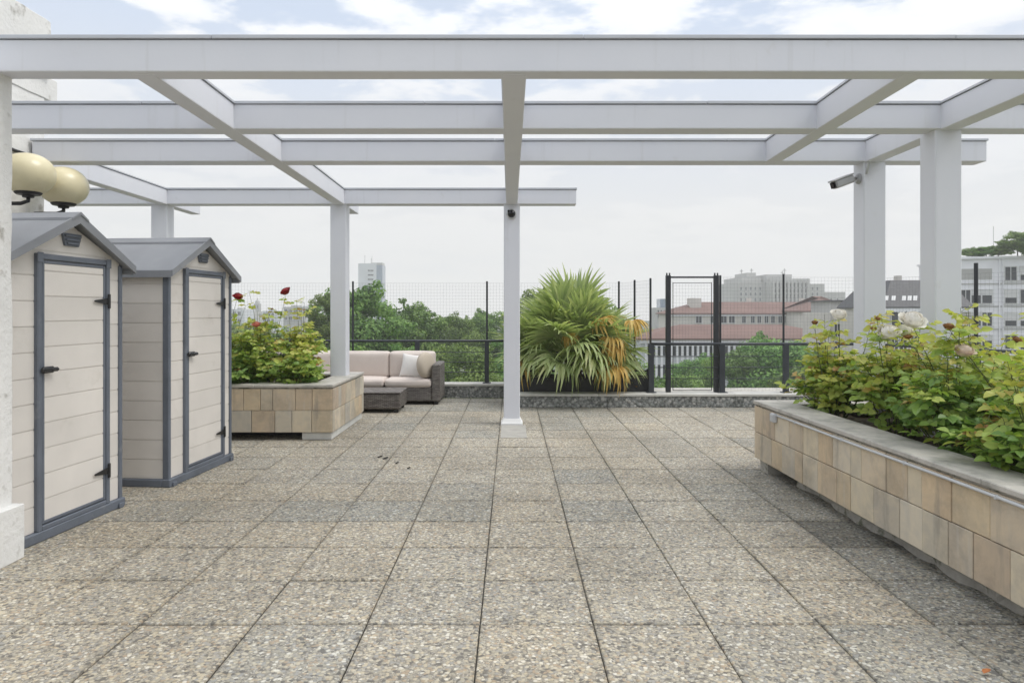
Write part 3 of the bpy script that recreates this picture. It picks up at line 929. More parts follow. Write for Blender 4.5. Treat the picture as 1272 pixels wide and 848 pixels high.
# conduit below the coping of the right planter
cd = empty('cable_conduit', RP, R(-90 + 1.4), 'thin pale conduit with square junction box under the right planter coping', 'conduit')
b = MB(); b.tube([(.50 + k * .35, -.016 + .001 * math.sin(k * 2.1), .540 + .0015 * math.sin(k * 1.3)) for k in range(13)], .0085, 8)
b.build('pipe', MAT['conduit'], cd, smooth=True)
b = MB(); b.cbox((.43, -.040, .48), (.505, -.0085, .552), .006); b.cbox((.438, -.044, .488), (.497, -.0405, .544), .003); b.build('junction_box', MAT['conduit'], cd)
for k in range(6):
    b = MB(); x = .85 + k * .7; b.cbox((x, -.027, .529), (x + .012, -.0085, .5505), .003); b.build('clip', MAT['conduit'], cd)

# ------------------------------------------------------------------ parapets at the back
par = empty('parapet', (-3.6, 11.05, 0), 0, 'low granite parapet with pale coping behind the wicker sofa', 'parapet')
b = MB(); x = -3.6
b.cbox((-3.6, 0, 0), (3.52, .26, .185), .006); b.build('granite_panel', MAT['granite'], par)
b = MB()
for k in range(7): b.cbox((-3.62 + k * 1.02, -.02, .187), (-3.62 + (k + 1) * 1.02 - .004, .285, .225), .005)
b.build('coping', MAT['pale_coping'], par)
par2 = empty('parapet', (2.0, 9.95, 0), 0, 'low granite parapet with pale coping below the palm and the gate', 'parapet')
b = MB(); xs = [-2.0, -.62, .30, 1.20, 2.9, 5.2]
for k in range(5): b.cbox((xs[k] + .002, 0, 0), (xs[k + 1] - .002, .24, .158), .005)
b.build('granite_panel', MAT['granite'], par2)
b = MB(); xs = [-2.02, -.75, .045, 1.2, 2.2, 3.4, 5.2]
for k in range(6): b.cbox((xs[k] + .001, -.02, .160), (xs[k + 1] - .002, .27, .195), .005)
b.build('coping', MAT['pale_coping'], par2)
b = MB(); b.cbox((.05, .271, .0), (5.2, 1.06, .165), .005); b.build('ledge', MAT['coping'], par2)
b = MB(); b.cbox((-2.0, .245, -.2), (.045, 1.36, .06), .005); b.build('planting_bed', MAT['soil'], par2)

# ------------------------------------------------------------------ railings, mesh fence, gate
def railing(path, posts, z0, label, wide=.035):
    e = empty('railing', (path[0][0], path[0][1], z0), 0, label, 'railing', 'dark terrace railings')
    O = Vector((path[0][0], path[0][1], z0))
    P = [Vector((p[0], p[1], 0)) for p in path]
    b = MB(); b.tube([p + Vector((0, 0, .90)) - O for p in P], .020, 8); b.build('top_rail', MAT['rail_metal'], e, smooth=True)
    for z in (.72, .56, .40):
        b = MB(); b.tube([p + Vector((0, 0, z)) - O for p in P], .0065, 6); b.build('wire', MAT['rail_metal'], e, smooth=True)
    for (x, y) in posts:
        b = MB(); q = Vector((x, y, z0)) - O
        b.cbox((q.x - wide, q.y - .018, 0), (q.x + wide, q.y + .018, .905 - z0), .004)
        b.cbox((q.x - wide - .03, q.y - .05, 0), (q.x + wide + .03, q.y + .05, .012), .003)
        b.build('post', MAT['rail_metal'], e)
    return e


def mesh_fence(path, z0, z1, label, pole_r=.016):
    O = Vector((path[0][0], path[0][1], z0))
    e = empty('mesh_fence', O, 0, label, 'fence', 'welded wire mesh fences')
    for p in path:
        b = MB(); q = Vector((p[0], p[1], z0)) - O
        b.tube([q, q + Vector((0, 0, (p[2] if len(p) > 2 else z1) - z0))], pole_r, 8); b.build('pole', MAT['dark_metal'], e, smooth='angle')
    for i in range(len(path) - 1):
        a = Vector((path[i][0], path[i][1], 0)); c = Vector((path[i + 1][0], path[i + 1][1], 0))
        ln = (c - a).length; d = (c - a) / ln; nrm = Vector((-d.y, d.x, 0)) * .010
        b = MB(); w_ = .00085
        def wire(p, q): b.tube([p - O, q - O], w_, 3, cap=False)
        n = int(ln / .05)
        for k in range(1, n):
            s = a + d * (ln * k / n) + nrm
            wire(s + Vector((0, 0, z0 + .02)), s + Vector((0, 0, z1 - .03)))
        m_ = int((z1 - z0 - .05) / .05)
        for k in range(m_ + 1):
            z = z0 + .02 + (z1 - z0 - .05) * k / m_
            rr = 1.5 if k == m_ else 1
            b.tube([a + nrm + Vector((0, 0, z)) - O, c + nrm + Vector((0, 0, z)) - O], w_ * rr, 3, cap=False)
        b.build('mesh_panel', MAT['wire'], e)
    return e


railing([(-7.1, 11.14), (1.70, 11.14)], [(-5.2, 11.14), (-2.62, 11.14), (-1.5, 11.14), (-.39, 11.14), (.8, 11.14), (1.62, 11.14)], .227, 'dark metal railing with wires behind the wicker sofa')
mesh_fence([(-7.0, 11.22), (-4.75, 11.22), (-2.55, 11.22), (-.39, 11.22), (1.735, 11.22), (1.90, 10.72), (2.03, 10.15)], .227, 1.855, 'tall wire mesh fence on thin black poles behind sofa and palm')
railing([(2.02, 10.10), (4.35, 10.10)], [(2.03, 10.10), (3.06, 10.10), (3.985, 10.10)], .197, 'dark metal railing with wires either side of the gate', .04)
mesh_fence([(3.06, 10.19), (3.985, 10.19, 1.92), (5.2, 10.19)], .197, 1.90, 'wire mesh fence on thin black poles right of the gate')
mesh_fence([(5.22, 10.14), (5.74, 8.60, 1.97), (6.6, 6.9), (7.3, 5.5)], .0, 1.87, 'wire mesh fence slanting behind the white rose bed', .024)
e = railing([(4.36, 10.10), (5.22, 10.07), (5.72, 8.55), (6.55, 6.9), (7.25, 5.5)], [(5.22, 10.07), (5.72, 8.55), (6.55, 6.9)], .0, 'dark metal railing running behind the white rose bed', .04)

gt = empty('metal_gate', (2.29, 10.16, .197), 0, 'tall black metal gate frame with thin bars and see through mesh', 'gate')
for x, w_ in ((0., .035), (.70, .035)):
    b = MB(); b.cbox((x - w_, -.03, 0), (x + w_, .03, 1.70), .004); b.tube([(x - .02, 0, 1.70), (x - .02, 0, 1.735)], .012, 6); b.tube([(x + .02, 0, 1.70), (x + .02, 0, 1.735)], .012, 6)
    b.build('gate_post', MAT['dark_metal'], gt)
b = MB(); b.cbox((.036, -.015, 1.66), (.664, .015, 1.685), .003); b.build('top_bar', MAT['dark_metal'], gt)
b = MB(); b.cbox((.066, -.008, .02), (.074, .008, 1.6), .002); b.cbox((.628, -.008, .02), (.636, .008, 1.6), .002); b.cbox((.0745, -.006, 1.585), (.6275, .006, 1.593), .002)
b.cbox((.0745, -.008, .02), (.6275, .008, .03), .002); b.cbox((.0745, -.01, .70), (.6275, .01, .715), .002)
lf = b.build('gate_leaf', MAT['dark_metal'], gt)
b = MB()
for k in range(1, 12): b.tube([(.075 + .045 * k, 0, .05), (.075 + .045 * k, 0, 1.58)], .00085, 3, cap=False)
for k in range(1, 31): b.tube([(.075, 0, .05 + .05 * k), (.62, 0, .05 + .05 * k)], .00085, 3, cap=False)
b.build('mesh_infill', MAT['wire'], lf)

# ------------------------------------------------------------------ sofa, table, pillows
def rbox(mb, a, b_, r, n=9, puff=(0, 0, 0), mi=0):
    a = Vector(a); b_ = Vector(b_); c = (a + b_) / 2; h = (b_ - a) / 2
    # parameter values: dense near the edges
    def par(hh):
        k = min(r / hh, .95)
        ts = [-1, -1 + k * .15, -1 + k * .5, -1 + k] + [(-1 + k) + (2 - 2 * k) * i / (n - 1) for i in range(1, n - 1)] + [1 - k, 1 - k * .5, 1 - k * .15, 1]
        return ts
    pr = [par(h[k]) for k in range(3)]
    idx = {}; vs = []; fs = []
    def vid(i, j, k):
        if (i, j, k) in idx: return idx[(i, j, k)]
        q = Vector((pr[0][i], pr[1][j], pr[2][k])); p = Vector((q.x * h.x, q.y * h.y, q.z * h.z))
        inner = Vector([max(-(h[m] - r), min(h[m] - r, p[m])) for m in range(3)])
        d = p - inner
        if d.length > 1e-9: p = inner + d.normalized() * r
        e = [(1 - q[m] ** 2) for m in range(3)]
        p.x += math.copysign(puff[0] * max(0, e[1] * e[2]) ** .6, q.x) * (abs(q.x) ** 3)
        p.y += math.copysign(puff[1] * max(0, e[0] * e[2]) ** .6, q.y) * (abs(q.y) ** 3)
        p.z += math.copysign(puff[2] * max(0, e[0] * e[1]) ** .6, q.z) * (abs(q.z) ** 3)
        w_ = mnoise.noise((c + p) * 5) * .006
        idx[(i, j, k)] = len(vs); vs.append(c + p + Vector((w_, w_ * .6, w_)))
        return idx[(i, j, k)]
    Nx, Ny, Nz = len(pr[0]) - 1, len(pr[1]) - 1, len(pr[2]) - 1
    for i in range(Nx):
        for j in range(Ny):
            fs.append((vid(i, j, 0), vid(i, j + 1, 0), vid(i + 1, j + 1, 0), vid(i + 1, j, 0))); fs.append((vid(i, j, Nz), vid(i + 1, j, Nz), vid(i + 1, j + 1, Nz), vid(i, j + 1, Nz)))
    for i in range(Nx):
        for k in range(Nz):
            fs.append((vid(i, 0, k), vid(i + 1, 0, k), vid(i + 1, 0, k + 1), vid(i, 0, k + 1))); fs.append((vid(i, Ny, k), vid(i, Ny, k + 1), vid(i + 1, Ny, k + 1), vid(i + 1, Ny, k)))
    for j in range(Ny):
        for k in range(Nz):
            fs.append((vid(0, j, k), vid(0, j, k + 1), vid(0, j + 1, k + 1), vid(0, j + 1, k))); fs.append((vid(Nx, j, k), vid(Nx, j + 1, k), vid(Nx, j + 1, k + 1), vid(Nx, j, k + 1)))
    mb.mesh(vs, fs, mi)


SY0, SY1 = 10.25, 11.0
sofa = empty('wicker_sofa', (-1.05, SY0, 0), 0, 'long grey wicker sofa with beige cushions beside the low parapet', 'sofa')
SL = -3.62
b = MB(); b.cbox((SL, .0, .05), (-.121, .74, .255), .012); b.cbox((SL, .62, .2555), (-.121, .74, .60), .02); b.build('frame', MAT['wicker'], sofa)
b = MB(); b.cbox((-.12, -.012, .045), (0, .752, .595), .018); b.build('armrest', MAT['wicker'], sofa)
for x in (-.09, -1.8, SL + .03):
    for y in (.04, .66):
        b = MB(); b.cbox((x, y, 0), (x + .06, y + .05, .048), .004); b.build('leg', MAT['black_plastic'], sofa)
for k in range(5):
    x1 = -.125 - k * .70; x0 = x1 - .69
    b = MB(); rbox(b, (x0, -.02, .257), (x1, .60, .372), .04, puff=(0.0, .008, .02)); b.build('seat_cushion', MAT['cushion'], sofa, smooth=True)
    b = MB(); rbox(b, (x0 - .005, .40, .36), (x1 + .005,   .60, .755), .045, puff=(.0, .035, .008)); o = b.build('back_cushion', MAT['cushion'], sofa, smooth=True)


def pillow_mesh(w_, h_, t_, n=16, round_=False):
    mb = MB(); vs = []; fs = []
    for s in (1, -1):
        base = len(vs)
        for i in range(n + 1):
            for j in range(n + 1):
                u, v = 2 * i / n - 1, 2 * j / n - 1
                if round_:
                    # square to disc
                    x = u * math.sqrt(1 - v * v / 2); y = v * math.sqrt(1 - u * u / 2); e = max(0, 1 - x * x - y * y) ** .4
                else:
                    x, y = u * (1 - .07 * (1 - v * v) * abs(u) ** 3), v * (1 - .07 * (1 - u * u) * abs(v) ** 3)
                    e = max(0, (1 - u * u) * (1 - v * v)) ** .42
                vs.append((x * w_ / 2, s * (t_ / 2 * e + .002), y * h_ / 2))
        for i in range(n):
            for j in range(n):
                q = (base + i * (n + 1) + j, base + (i + 1) * (n + 1) + j, base + (i + 1) * (n + 1) + j + 1, base + i * (n + 1) + j + 1)
                fs.append(q if s < 0 else q[::-1])
    for i in range(n):      # rim
        M_ = (n + 1) ** 2
        for (p, q) in ((i * (n + 1), (i + 1) * (n + 1)), ((i + 1) * (n + 1) + n, i * (n + 1) + n), (i + 1, i), (n * (n + 1) + i, n * (n + 1) + i + 1)):
            fs.append((p, q, q + M_, p + M_))
    mb.mesh(vs, fs); return mb
o = pillow_mesh(.36, .36, .15).build('throw_pillow', MAT['pillow_white'], None, smooth=True); fix_normals(o)
o.location = (-1.49, 10.52, .545); o.rotation_euler = (R(-16), R(6), R(-8))
tag(o, 'white square throw pillow leaning on the sofa back cushion', 'pillow', 'throw pillows on the wicker sofa')
o = pillow_mesh(.40, .40, .17, round_=True).build('throw_pillow', MAT['pillow_tan'], None, smooth=True); fix_normals(o)
o.location = (-1.27, 10.38, .57); o.rotation_euler = (R(-6), R(10), R(62))
tag(o, 'round beige throw pillow standing on edge against the sofa armrest', 'pillow', 'throw pillows on the wicker sofa')

ct = empty('coffee_table', (-1.9, 9.7, 0), 0, 'low grey wicker coffee table in front of the sofa', 'table')
b = MB(); b.cbox((-.40, -.30, .05), (.40, .30, .262), .02); b.build('body', MAT['wicker'], ct)
b = MB(); b.cbox((-.41, -.31, .263), (.41, .31, .283), .008); b.build('tabletop', MAT['wicker'], ct)
for x in (-.37, .31):
    for y in (-.27, .21):
        b = MB(); b.cbox((x, y, 0), (x + .06, y + .06, .049), .004); b.build('leg', MAT['black_plastic'], ct)

# ------------------------------------------------------------------ security cameras
sc_ = empty('security_camera', (3.05, 6.10, 2.535), 0, 'grey bullet security camera on an arm at the right rear post', 'camera', 'security cameras')
b = MB(); b.lathe([(.045, 0), (.045, .018), (.03, .03)], n=18); o = b.build('wall_mount', MAT['cam_grey'], sc_, smooth='angle'); o.rotation_euler = (0, R(-90), 0)
b = MB(); b.tube([(-.01, 0, 0), (-.06, -.01, .005), (-.095, -.02, -.01)], .012, 8); b.build('arm', MAT['cam_grey'], sc_, smooth=True)
body = MB(); body.cbox((-.20, -.042, -.036), (0, .042, .036), .014); body.cbox((-.215, -.046, .030), (.0, .046, .044), .006)
o = body.build('housing', MAT['cam_grey'], sc_); o.location = (-.075, -.02, .0); o.rotation_euler = (0, R(-20), R(14))
b = MB(); b.cbox((-.206, -.034, -.028), (-.2005, .034, .026), .002); b.tube([(-.214, 0, 0), (-.202, 0, 0)], .022, 16); b.build('lens', MAT['lens'], o)
b = MB(); b.tube([(3.065, 6.005, 2.56), (3.07, 5.99, 2.64), (3.085, 5.985, 2.8), (3.08, 5.99, 2.86)], .011, 8)
tag(b.build('cable_conduit', MAT['conduit'], None, smooth=True), 'short pale cable rising beside the bullet camera to the pergola beam', 'cable')
dc = empty('security_camera', (.004, 8.424, 2.55), 0, 'small black dome security camera high on the central white post', 'camera', 'security cameras')
b = MB(); b.lathe([(.062, 0), (.062, .022), (.05, .03)], n=24); o = b.build('mount_ring', MAT['conduit'], dc, smooth='angle'); o.rotation_euler = (R(90), 0, 0)
b = MB(); b.lathe([(.048 * math.cos(a) + .001, .028 + .052 * math.sin(a)) for a in [math.pi / 2 * k / 8 for k in range(9)]], n=24); o = b.build('dome', MAT['lens'], dc, smooth=True); o.rotation_euler = (R(90), 0, 0)
b = MB(); b.tube([(-.034, -.035, .026), (-.034, -.06, .028)], .016, 12); b.build('sensor', MAT['lens'], dc, smooth='angle')

# ------------------------------------------------------------------ plants
def frame_from(d, up=Vector((0, 0, 1))):
    y = d.normalized(); x = y.cross(up)
    if x.length < .05: x = Vector((1, 0, 0))
    x.normalize(); z = x.cross(y)
    return x, y, z


def leaflet(mb, p, d, nrm, L_, W_, t, fold=.25, curl=.2):
    y = d.normalized(); x = y.cross(nrm); x.normalize(); z = x.cross(y)
    def q(u, v): return p + y * (v * L_) + x * (u * W_) + z * (abs(u) * W_ * fold - curl * L_ * v * v)
    b, t0 = q(0, 0), q(0, 1)
    m1, m2 = q(0, .35), q(0, .7)
    for s in (-1, 1):
        a1, a2, a3 = q(.38 * s, .14), q(.52 * s, .42), q(.34 * s, .75)
        if s > 0: mb.face([b, a1, a2, m1], 0, t); mb.face([m1, a2, a3, m2], 0, t); mb.face([m2, a3, t0], 0, t)
        else: mb.face([m1, a2, a1, b], 0, t); mb.face([m2, a3, a2, m1], 0, t); mb.face([t0, a3, m2], 0, t)


def rose_bloom(name, mat, parent, loc, r, seed, open_=1.):
    rr = random.Random(seed); mb = MB()
    for n, rad, p0, p1, fl_ in ((7, 1.0, 2.7, 1.35, .75), (7, .95, 2.6, 1.05, .5), (6, .82, 2.4, .8, .35), (6, .66, 2.2, .6, .3), (5, .5, 2.0, .45, .25), (5, .36, 2.0, .3, .2), (4, .22, 2.0, .2, .2)):
        off = rr.uniform(0, 6.28)
        for k in range(n):
            a0 = off + 2 * math.pi * k / n + rr.uniform(-.2, .2); R_ = r * rad * rr.uniform(.92, 1.08); t = rr.random()
            fl = fl_ * rr.uniform(.4, 1.3); N = 5; g = []
            for i in range(N + 1):
                v = i / N; pol = p0 + (p1 - p0) * v; row = []
                hw = .95 * math.sin(math.pi * (.12 + .66 * v)) ** .7
                for j in range(-2, 3):
                    u = j / 2
                    aa = a0 + hw * u * 2.2 / n * 2.2
                    rad_ = R_ * (1 + fl * max(0, v - .55) ** 2 * 3.0 * (1 - .3 * u * u) + rr.uniform(-.045, .045))
                    row.append(Vector((math.cos(aa) * math.sin(pol) * rad_, math.sin(aa) * math.sin(pol) * rad_, (.55 * r + math.cos(pol) * R_ * .8) + (1 - rad) * .72 * r - fl * R_ * .4 * max(0, v - .7) + rr.uniform(-.035, .035) * r)))
                g.append(row)
            for i in range(N):
                for j in range(4):
                    mb.face([g[i][j], g[i][j + 1], g[i + 1][j + 1], g[i + 1][j]], 0, t)
    o = mb.build(name, mat, parent, smooth=True)
    o.location = loc
    o.rotation_euler = (rr.uniform(-.2, .2) + .45, rr.uniform(-.3, .3), rr.uniform(-.4, .4))
    return o


def rose_bush(loc, h, spread, canes, label, group, seed, tone=.5, blooms=(), dens=1., tall=(), leafL=.05, lim=None):
    rr = random.Random(seed)
    e = empty('rose_bush', loc, 0, label, 'rose bush', group)
    st = MB(); lv = MB()
    def compound(p, d, t, sc=1.):
        x, y, z = frame_from(d)
        n = 5 if rr.random() < .7 else 3
        rl = leafL * 2.1 * sc
        rach = [p, p + y * rl * .5 + Vector((0, 0, .1 * rl)), p + y * rl]
        st.tube(rach, [.0016, .0012, .0008], 3, 0, .5, cap=False)
        def jit(): return Vector((rr.uniform(-.3, .3), rr.uniform(-.3, .3), rr.uniform(-.2, .2)))
        nz = (z * .45 + y * rr.uniform(.0, .8) + jit() * 2.2 + Vector((0, -.25, .25))).normalized()
        leaflet(lv, rach[2], y + jit() * .3, nz, leafL * 1.15 * sc * rr.uniform(.85, 1.15), leafL * .84 * sc, t, .3, rr.uniform(.05, .4))
        for q, f in ((1, .78), (2, .38)) if n == 5 else ((1, .7),):
            for s in (-1, 1):
                leaflet(lv, p + y * rl * f, y * .55 + x * s + jit() * .3, (nz + jit() * .3).normalized(), leafL * sc * rr.uniform(.8, 1.1), leafL * .78 * sc, min(1, max(0, t + rr.uniform(-.08, .08))), .25, rr.uniform(.05, .4))
    def cane(base, top, nleaf, r0=.006):

        mid = (base + top) / 2 + Vector((rr.uniform(-.06, .06), rr.uniform(-.06, .06), .04))
        pts = []
        for k in range(7):
            f = k / 6
            pts.append(base * (1 - f) ** 2 + mid * 2 * f * (1 - f) + top * f * f)
        st.tube(pts, [r0 * (1 - .7 * k / 6) for k in range(7)], 5, 0, .5)
        for k in range(nleaf):
            f = rr.uniform(.12, 1.) ** .8
            i = min(5, int(f * 6)); g = f * 6 - i
            p = pts[i].lerp(pts[i + 1], g)
            a = rr.uniform(0, 2 * math.pi)
            d = Vector((math.cos(a), math.sin(a), rr.uniform(-.35, .55)))
            hgt = (p.z) / max(.2, h)
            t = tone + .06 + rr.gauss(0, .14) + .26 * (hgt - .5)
            t = min(t, .86)
            if rr.random() < .05: t = rr.uniform(.9, 1.)
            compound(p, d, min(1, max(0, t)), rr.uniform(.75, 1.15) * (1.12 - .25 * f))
        return pts[-1]
    for k in range(canes):
        a = 2 * math.pi * (k + rr.random()) / canes; rad = spread * math.sqrt(rr.random())
        top = Vector((math.cos(a) * rad, math.sin(a) * rad, h * rr.uniform(.42, 1.0) * (1 - .3 * (rad / spread) ** 2)))
        base = Vector((math.cos(a) * .06, math.sin(a) * .06, 0))
        tp = cane(base, top, int(rr.uniform(10, 16) * dens))
        for q in range(2):   # side shoots
            b2 = base.lerp(top, rr.uniform(.35, .7))
            t2 = b2 + Vector((rr.uniform(-.2, .2), rr.uniform(-.2, .2), rr.uniform(.06, .24)))
            cane(b2, t2, int(6 * dens), .004)
    for q in range(5):       # long young shoots above the mass
        a = rr.uniform(0, 6.28); rad = spread * rr.uniform(.1, .9); tt_ = tone; tone = min(.85, tone + .16)
        cane(Vector((math.cos(a) * rad * .3, math.sin(a) * rad * .3, h * .3)), Vector((math.cos(a) * rad, math.sin(a) * rad, h * rr.uniform(1.0, 1.36))), 10, .004)
        tone = tt_
    for (dx, dy, dz, mt, r_, nl) in blooms:
        top = Vector((dx, dy, dz))
        cane(Vector((dx * .35, dy * .35, h * .2)), top, nl, .005)
        rose_bloom('rose_bloom', MAT[mt], e, top, r_, rr.random())
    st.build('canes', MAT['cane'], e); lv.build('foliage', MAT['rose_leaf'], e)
    return e


def world_at(px, py, d): return Vector(((px - HX) / F_PX * d, d, CAMZ + (HY - py) / F_PX * d))


def bl(loc, px, py, d, mt, r_, nl=5):
    p = world_at(px, py, d) - Vector(loc)
    return (p.x, p.y, p.z, mt, r_, nl)


GR = 'rose bushes in the right planter'
zs = .50
specs = [
    ((2.62, 5.62, zs), .62, .36, 14, 'yellowish rose bush with one white bloom at the far end of the planter', [(1042, 394, 5.55, 'petal_white', .050, 14), (1012, 402, 5.5, 'petal_faded', .022, 10)], .66, 1.),
    ((3.25, 5.50, zs), .60, .36, 14, 'rose bush with no large bloom between the two right posts', [(1085, 410, 5.3, 'petal_faded', .02, 6)], .55, 1.),
    ((2.72, 4.85, zs), .66, .36, 15, 'rose bush with two big white blooms in front of the left right-hand post', [(1103, 418, 4.7, 'petal_white', .062, 12), (1122, 414, 4.75, 'petal_white', .05, 10), (1090, 397, 4.7, 'petal_faded', .016, 8)], .58, 1.),
    ((3.05, 4.52, zs), .66, .36, 15, 'rose bush with one raised white bloom and browning leaves before the nearer post', [(1132, 402, 4.5, 'petal_white', .062, 22), (1128, 420, 4.45, 'petal_faded', .02, 14)], .66, 1.),
    ((2.62, 4.12, zs), .58, .34, 14, 'dense low rose bush with deep green leaves along the coping', [], .38, 1.1),
    ((3.15, 3.92, zs), .70, .36, 15, 'rose bush with a faded brown rosehip tip before the nearer post', [(1178, 408, 4.0, 'petal_faded', .026, 16), (1197, 440, 4.0, 'petal_peach', .045, 8)], .60, 1.),
    ((2.66, 3.45, zs), .50, .32, 13, 'low rose bush with gaps showing bark mulch near the coping', [], .45, .9),
    ((3.35, 3.35, zs), .74, .36, 15, 'pale green rose bush at the right edge of the photo', [(1262, 424, 3.6, 'petal_faded', .02, 14)], .68, 1.),
    ((2.80, 2.85, zs), .52, .32, 13, 'yellow tipped rose bush at the near end of the planter', [], .62, .9),
    ((3.75, 4.65, zs), .66, .36, 13, 'rose bush at the back of the bed behind the nearer post', [], .52, 1.),
]
for k, (loc, h, sp_, cn_, lab, bls, tone, dens) in enumerate(specs):
    bb = [(*(world_at(px, py, d) - Vector(loc)), mt, r_ * (.98 if 'faded' not in mt else .95), nl) for (px, py, d, mt, r_, nl) in bls]
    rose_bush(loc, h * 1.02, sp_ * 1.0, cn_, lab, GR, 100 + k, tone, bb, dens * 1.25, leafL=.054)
GL = 'rose bushes in the left planter'
specs = [
    ((-2.45, 8.1, zs), .70, .30, 14, 'bright green rose bush next to the white post on the planter', [], .68, 1.),
    ((-2.85, 7.95, zs), .74, .32, 15, 'rose bush with one tall dark red bloom on a long stem', [(356, 364, 7.95, 'petal_red', .050, 8)], .58, 1.),
    ((-3.30, 7.95, zs), .70, .32, 15, 'rose bush with a small salmon bloom among pale shoots', [(319, 405, 7.8, 'petal_pink', .040, 8), (338, 384, 7.9, 'petal_faded', .012, 5)], .60, 1.),
    ((-3.62, 8.2, zs), .72, .32, 14, 'rose bush with one red bloom beside the rear shed wall', [(295, 370, 7.95, 'petal_red', .045, 10)], .52, 1.),
    ((-2.9, 7.72, zs), .42, .30, 14, 'low shaded rose bush spilling over the front of the left planter', [], .42, 1.),
    ((-2.35, 7.72, zs), .34, .22, 10, 'short rose bush at the front corner of the left planter', [], .50, 1.),
    ((-3.4, 7.70, zs), .40, .28, 13, 'low rose bush with dark leaves close to the rear shed', [], .40, 1.),
]
for k, (loc, h, sp_, cn_, lab, bls, tone, dens) in enumerate(specs):
    bb = [(*(world_at(px, py, d) - Vector(loc)), mt, r_ * (.98 if 'faded' not in mt else .95), nl) for (px, py, d, mt, r_, nl) in bls]
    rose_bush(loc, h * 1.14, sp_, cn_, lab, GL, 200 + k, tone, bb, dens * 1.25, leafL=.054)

# --- fan palm
palm = empty('fan_palm', (.93, 10.62, .06), 0, 'bushy green fan palm with some dry orange fronds behind the parapet', 'palm')
b = MB(); b.tube([(0, 0, 0), (.02, .0, .3), (.0, .02, .6), (0, 0, .8)], [.13, .14, .12, .06], 12); b.build('trunk', MAT['bark'], palm, smooth=True)

def frond_mesh(seed, droop, pet=.52, fan=.50, n=26, spread=125, mi=0, dry=False):
    rr = random.Random(seed); mb = MB()
    pts = [Vector((0, pet * k / 5, .06 * math.sin(k / 5 * 2.4) - droop * .12 * (k / 5) ** 2)) for k in range(6)]
    mb.tube(pts, [.011 - .001 * k for k in range(6)], 5, 0, .8)
    c = pts[-1]
    for k in range(n):
        a = R(-spread + 2 * spread * k / (n - 1)) + rr.uniform(-.02, .02)
        ln = fan * (1 - .28 * (abs(a) / R(spread)) ** 2) * rr.uniform(.88, 1.08)
        d = Vector((math.sin(a), math.cos(a), 0)); s = Vector((math.cos(a), -math.sin(a), 0))
        w0 = fan * math.sin(R(spread) / (n - 1)) * 1.2
        t = min(1, max(0, rr.gauss(.5, .17)))
        rows = []
        dd = droop * rr.uniform(.5, 1.5)
        tw_ = rr.uniform(-.25, .25)
        for i in range(7):
            v = i / 6
            wv = w0 * (min(1, v / .5) if v < .5 else 1 - ((v - .5) / .5) ** 1.3) * .5 + .0012
            z = .10 * ln * math.sin(v * 1.6) * (1 - .5 * abs(a)) - dd * ln * max(0, v - .25) ** 1.7
            shrink = 1 - .35 * dd * max(0, v - .35) ** 1.5
            p = c + d * (ln * v * shrink) + Vector((0, 0, z))
            p = p + s * (tw_ * ln * .3 * v * v)
            fold = .45 * wv
            rows.append((p - s * wv + Vector((0, 0, fold)), p, p + s * wv + Vector((0, 0, fold))))
        for i in range(6):
            mb.face([rows[i][0], rows[i][1], rows[i + 1][1], rows[i + 1][0]], 0, min(1, t + .12 * (i / 6)))
            mb.face([rows[i][1], rows[i][2], rows[i + 1][2], rows[i + 1][1]], 0, min(1, max(0, t - .06 + .12 * (i / 6))))
    return mb
protos = []
for k, dr_ in enumerate((.15, .35, .7, 1.0, 1.4)):
    protos.append(frond_mesh(50 + k, dr_).build('frond', MAT['palm_leaf'], palm))
drys = [frond_mesh(70, 1.3, spread=95, n=18).build('frond', MAT['palm_dry'], palm), frond_mesh(71, 1.7, spread=80, n=16).build('frond', MAT['palm_dry'], palm)]
used = set()
def put(proto, az, el, base_z, sc, roll=0., label=None):
    o = proto if proto.name not in used else proto.copy()
    if proto.name in used: col.objects.link(o)
    used.add(proto.name)
    d = Vector((math.cos(az) * math.cos(el), math.sin(az) * math.cos(el), math.sin(el)))
    x, y, z = frame_from(d) if abs(d.z) < .98 else (Vector((1, 0, 0)), d, Vector((0, -1, 0)))
    m = Matrix((x, y, z)).transposed()
    m = m @ Matrix.Rotation(roll, 3, 'Y')
    o.rotation_euler = m.to_euler(); o.scale = (sc, sc, sc)
    o.location = (d.x * .06, d.y * .06, base_z)
    if label: o['label'] = label
    return o
pr = random.Random(5)
N = 62
for k in range(N):
    f = (k + .5) / N
    el = R(74 - 74 * f ** .8) + pr.uniform(-.14, .14); az = k * 2.39996 + pr.uniform(-.3, .3)
    pi_ = 0 if f < .3 else (1 if f < .65 else 2)
    if pr.random() < .25: pi_ = min(3, pi_ + 1)
    put(protos[pi_], az, el, .80 - .22 * f, (1.15 - .16 * f) * pr.uniform(.8, 1.12), pr.uniform(-1.0, 1.0))
for (az, el, sc, pi_) in ((.1, .30, 1.28, 0), (-.3, .12, 1.25, 1), (.35, .55, 1.22, 0), (-.15, .75, 1.2, 0), (3.0, .25, 1.28, 0), (3.4, .5, 1.22, 0), (3.5, .05, 1.2, 1), (2.9, .8, 1.2, 0),
                          (-.6, .0, 1.15, 2), (-1.2, .1, 1.1, 3), (-1.9, .05, 1.1, 3), (-2.4, .0, 1.15, 2), (-.9, .5, 1.2, 1), (-2.1, .55, 1.2, 1), (-1.5, .35, 1.12, 2), (-.35, -.08, 1.1, 2)):
    put(protos[pi_], az, el, .62, sc, pr.uniform(-.5, .5))
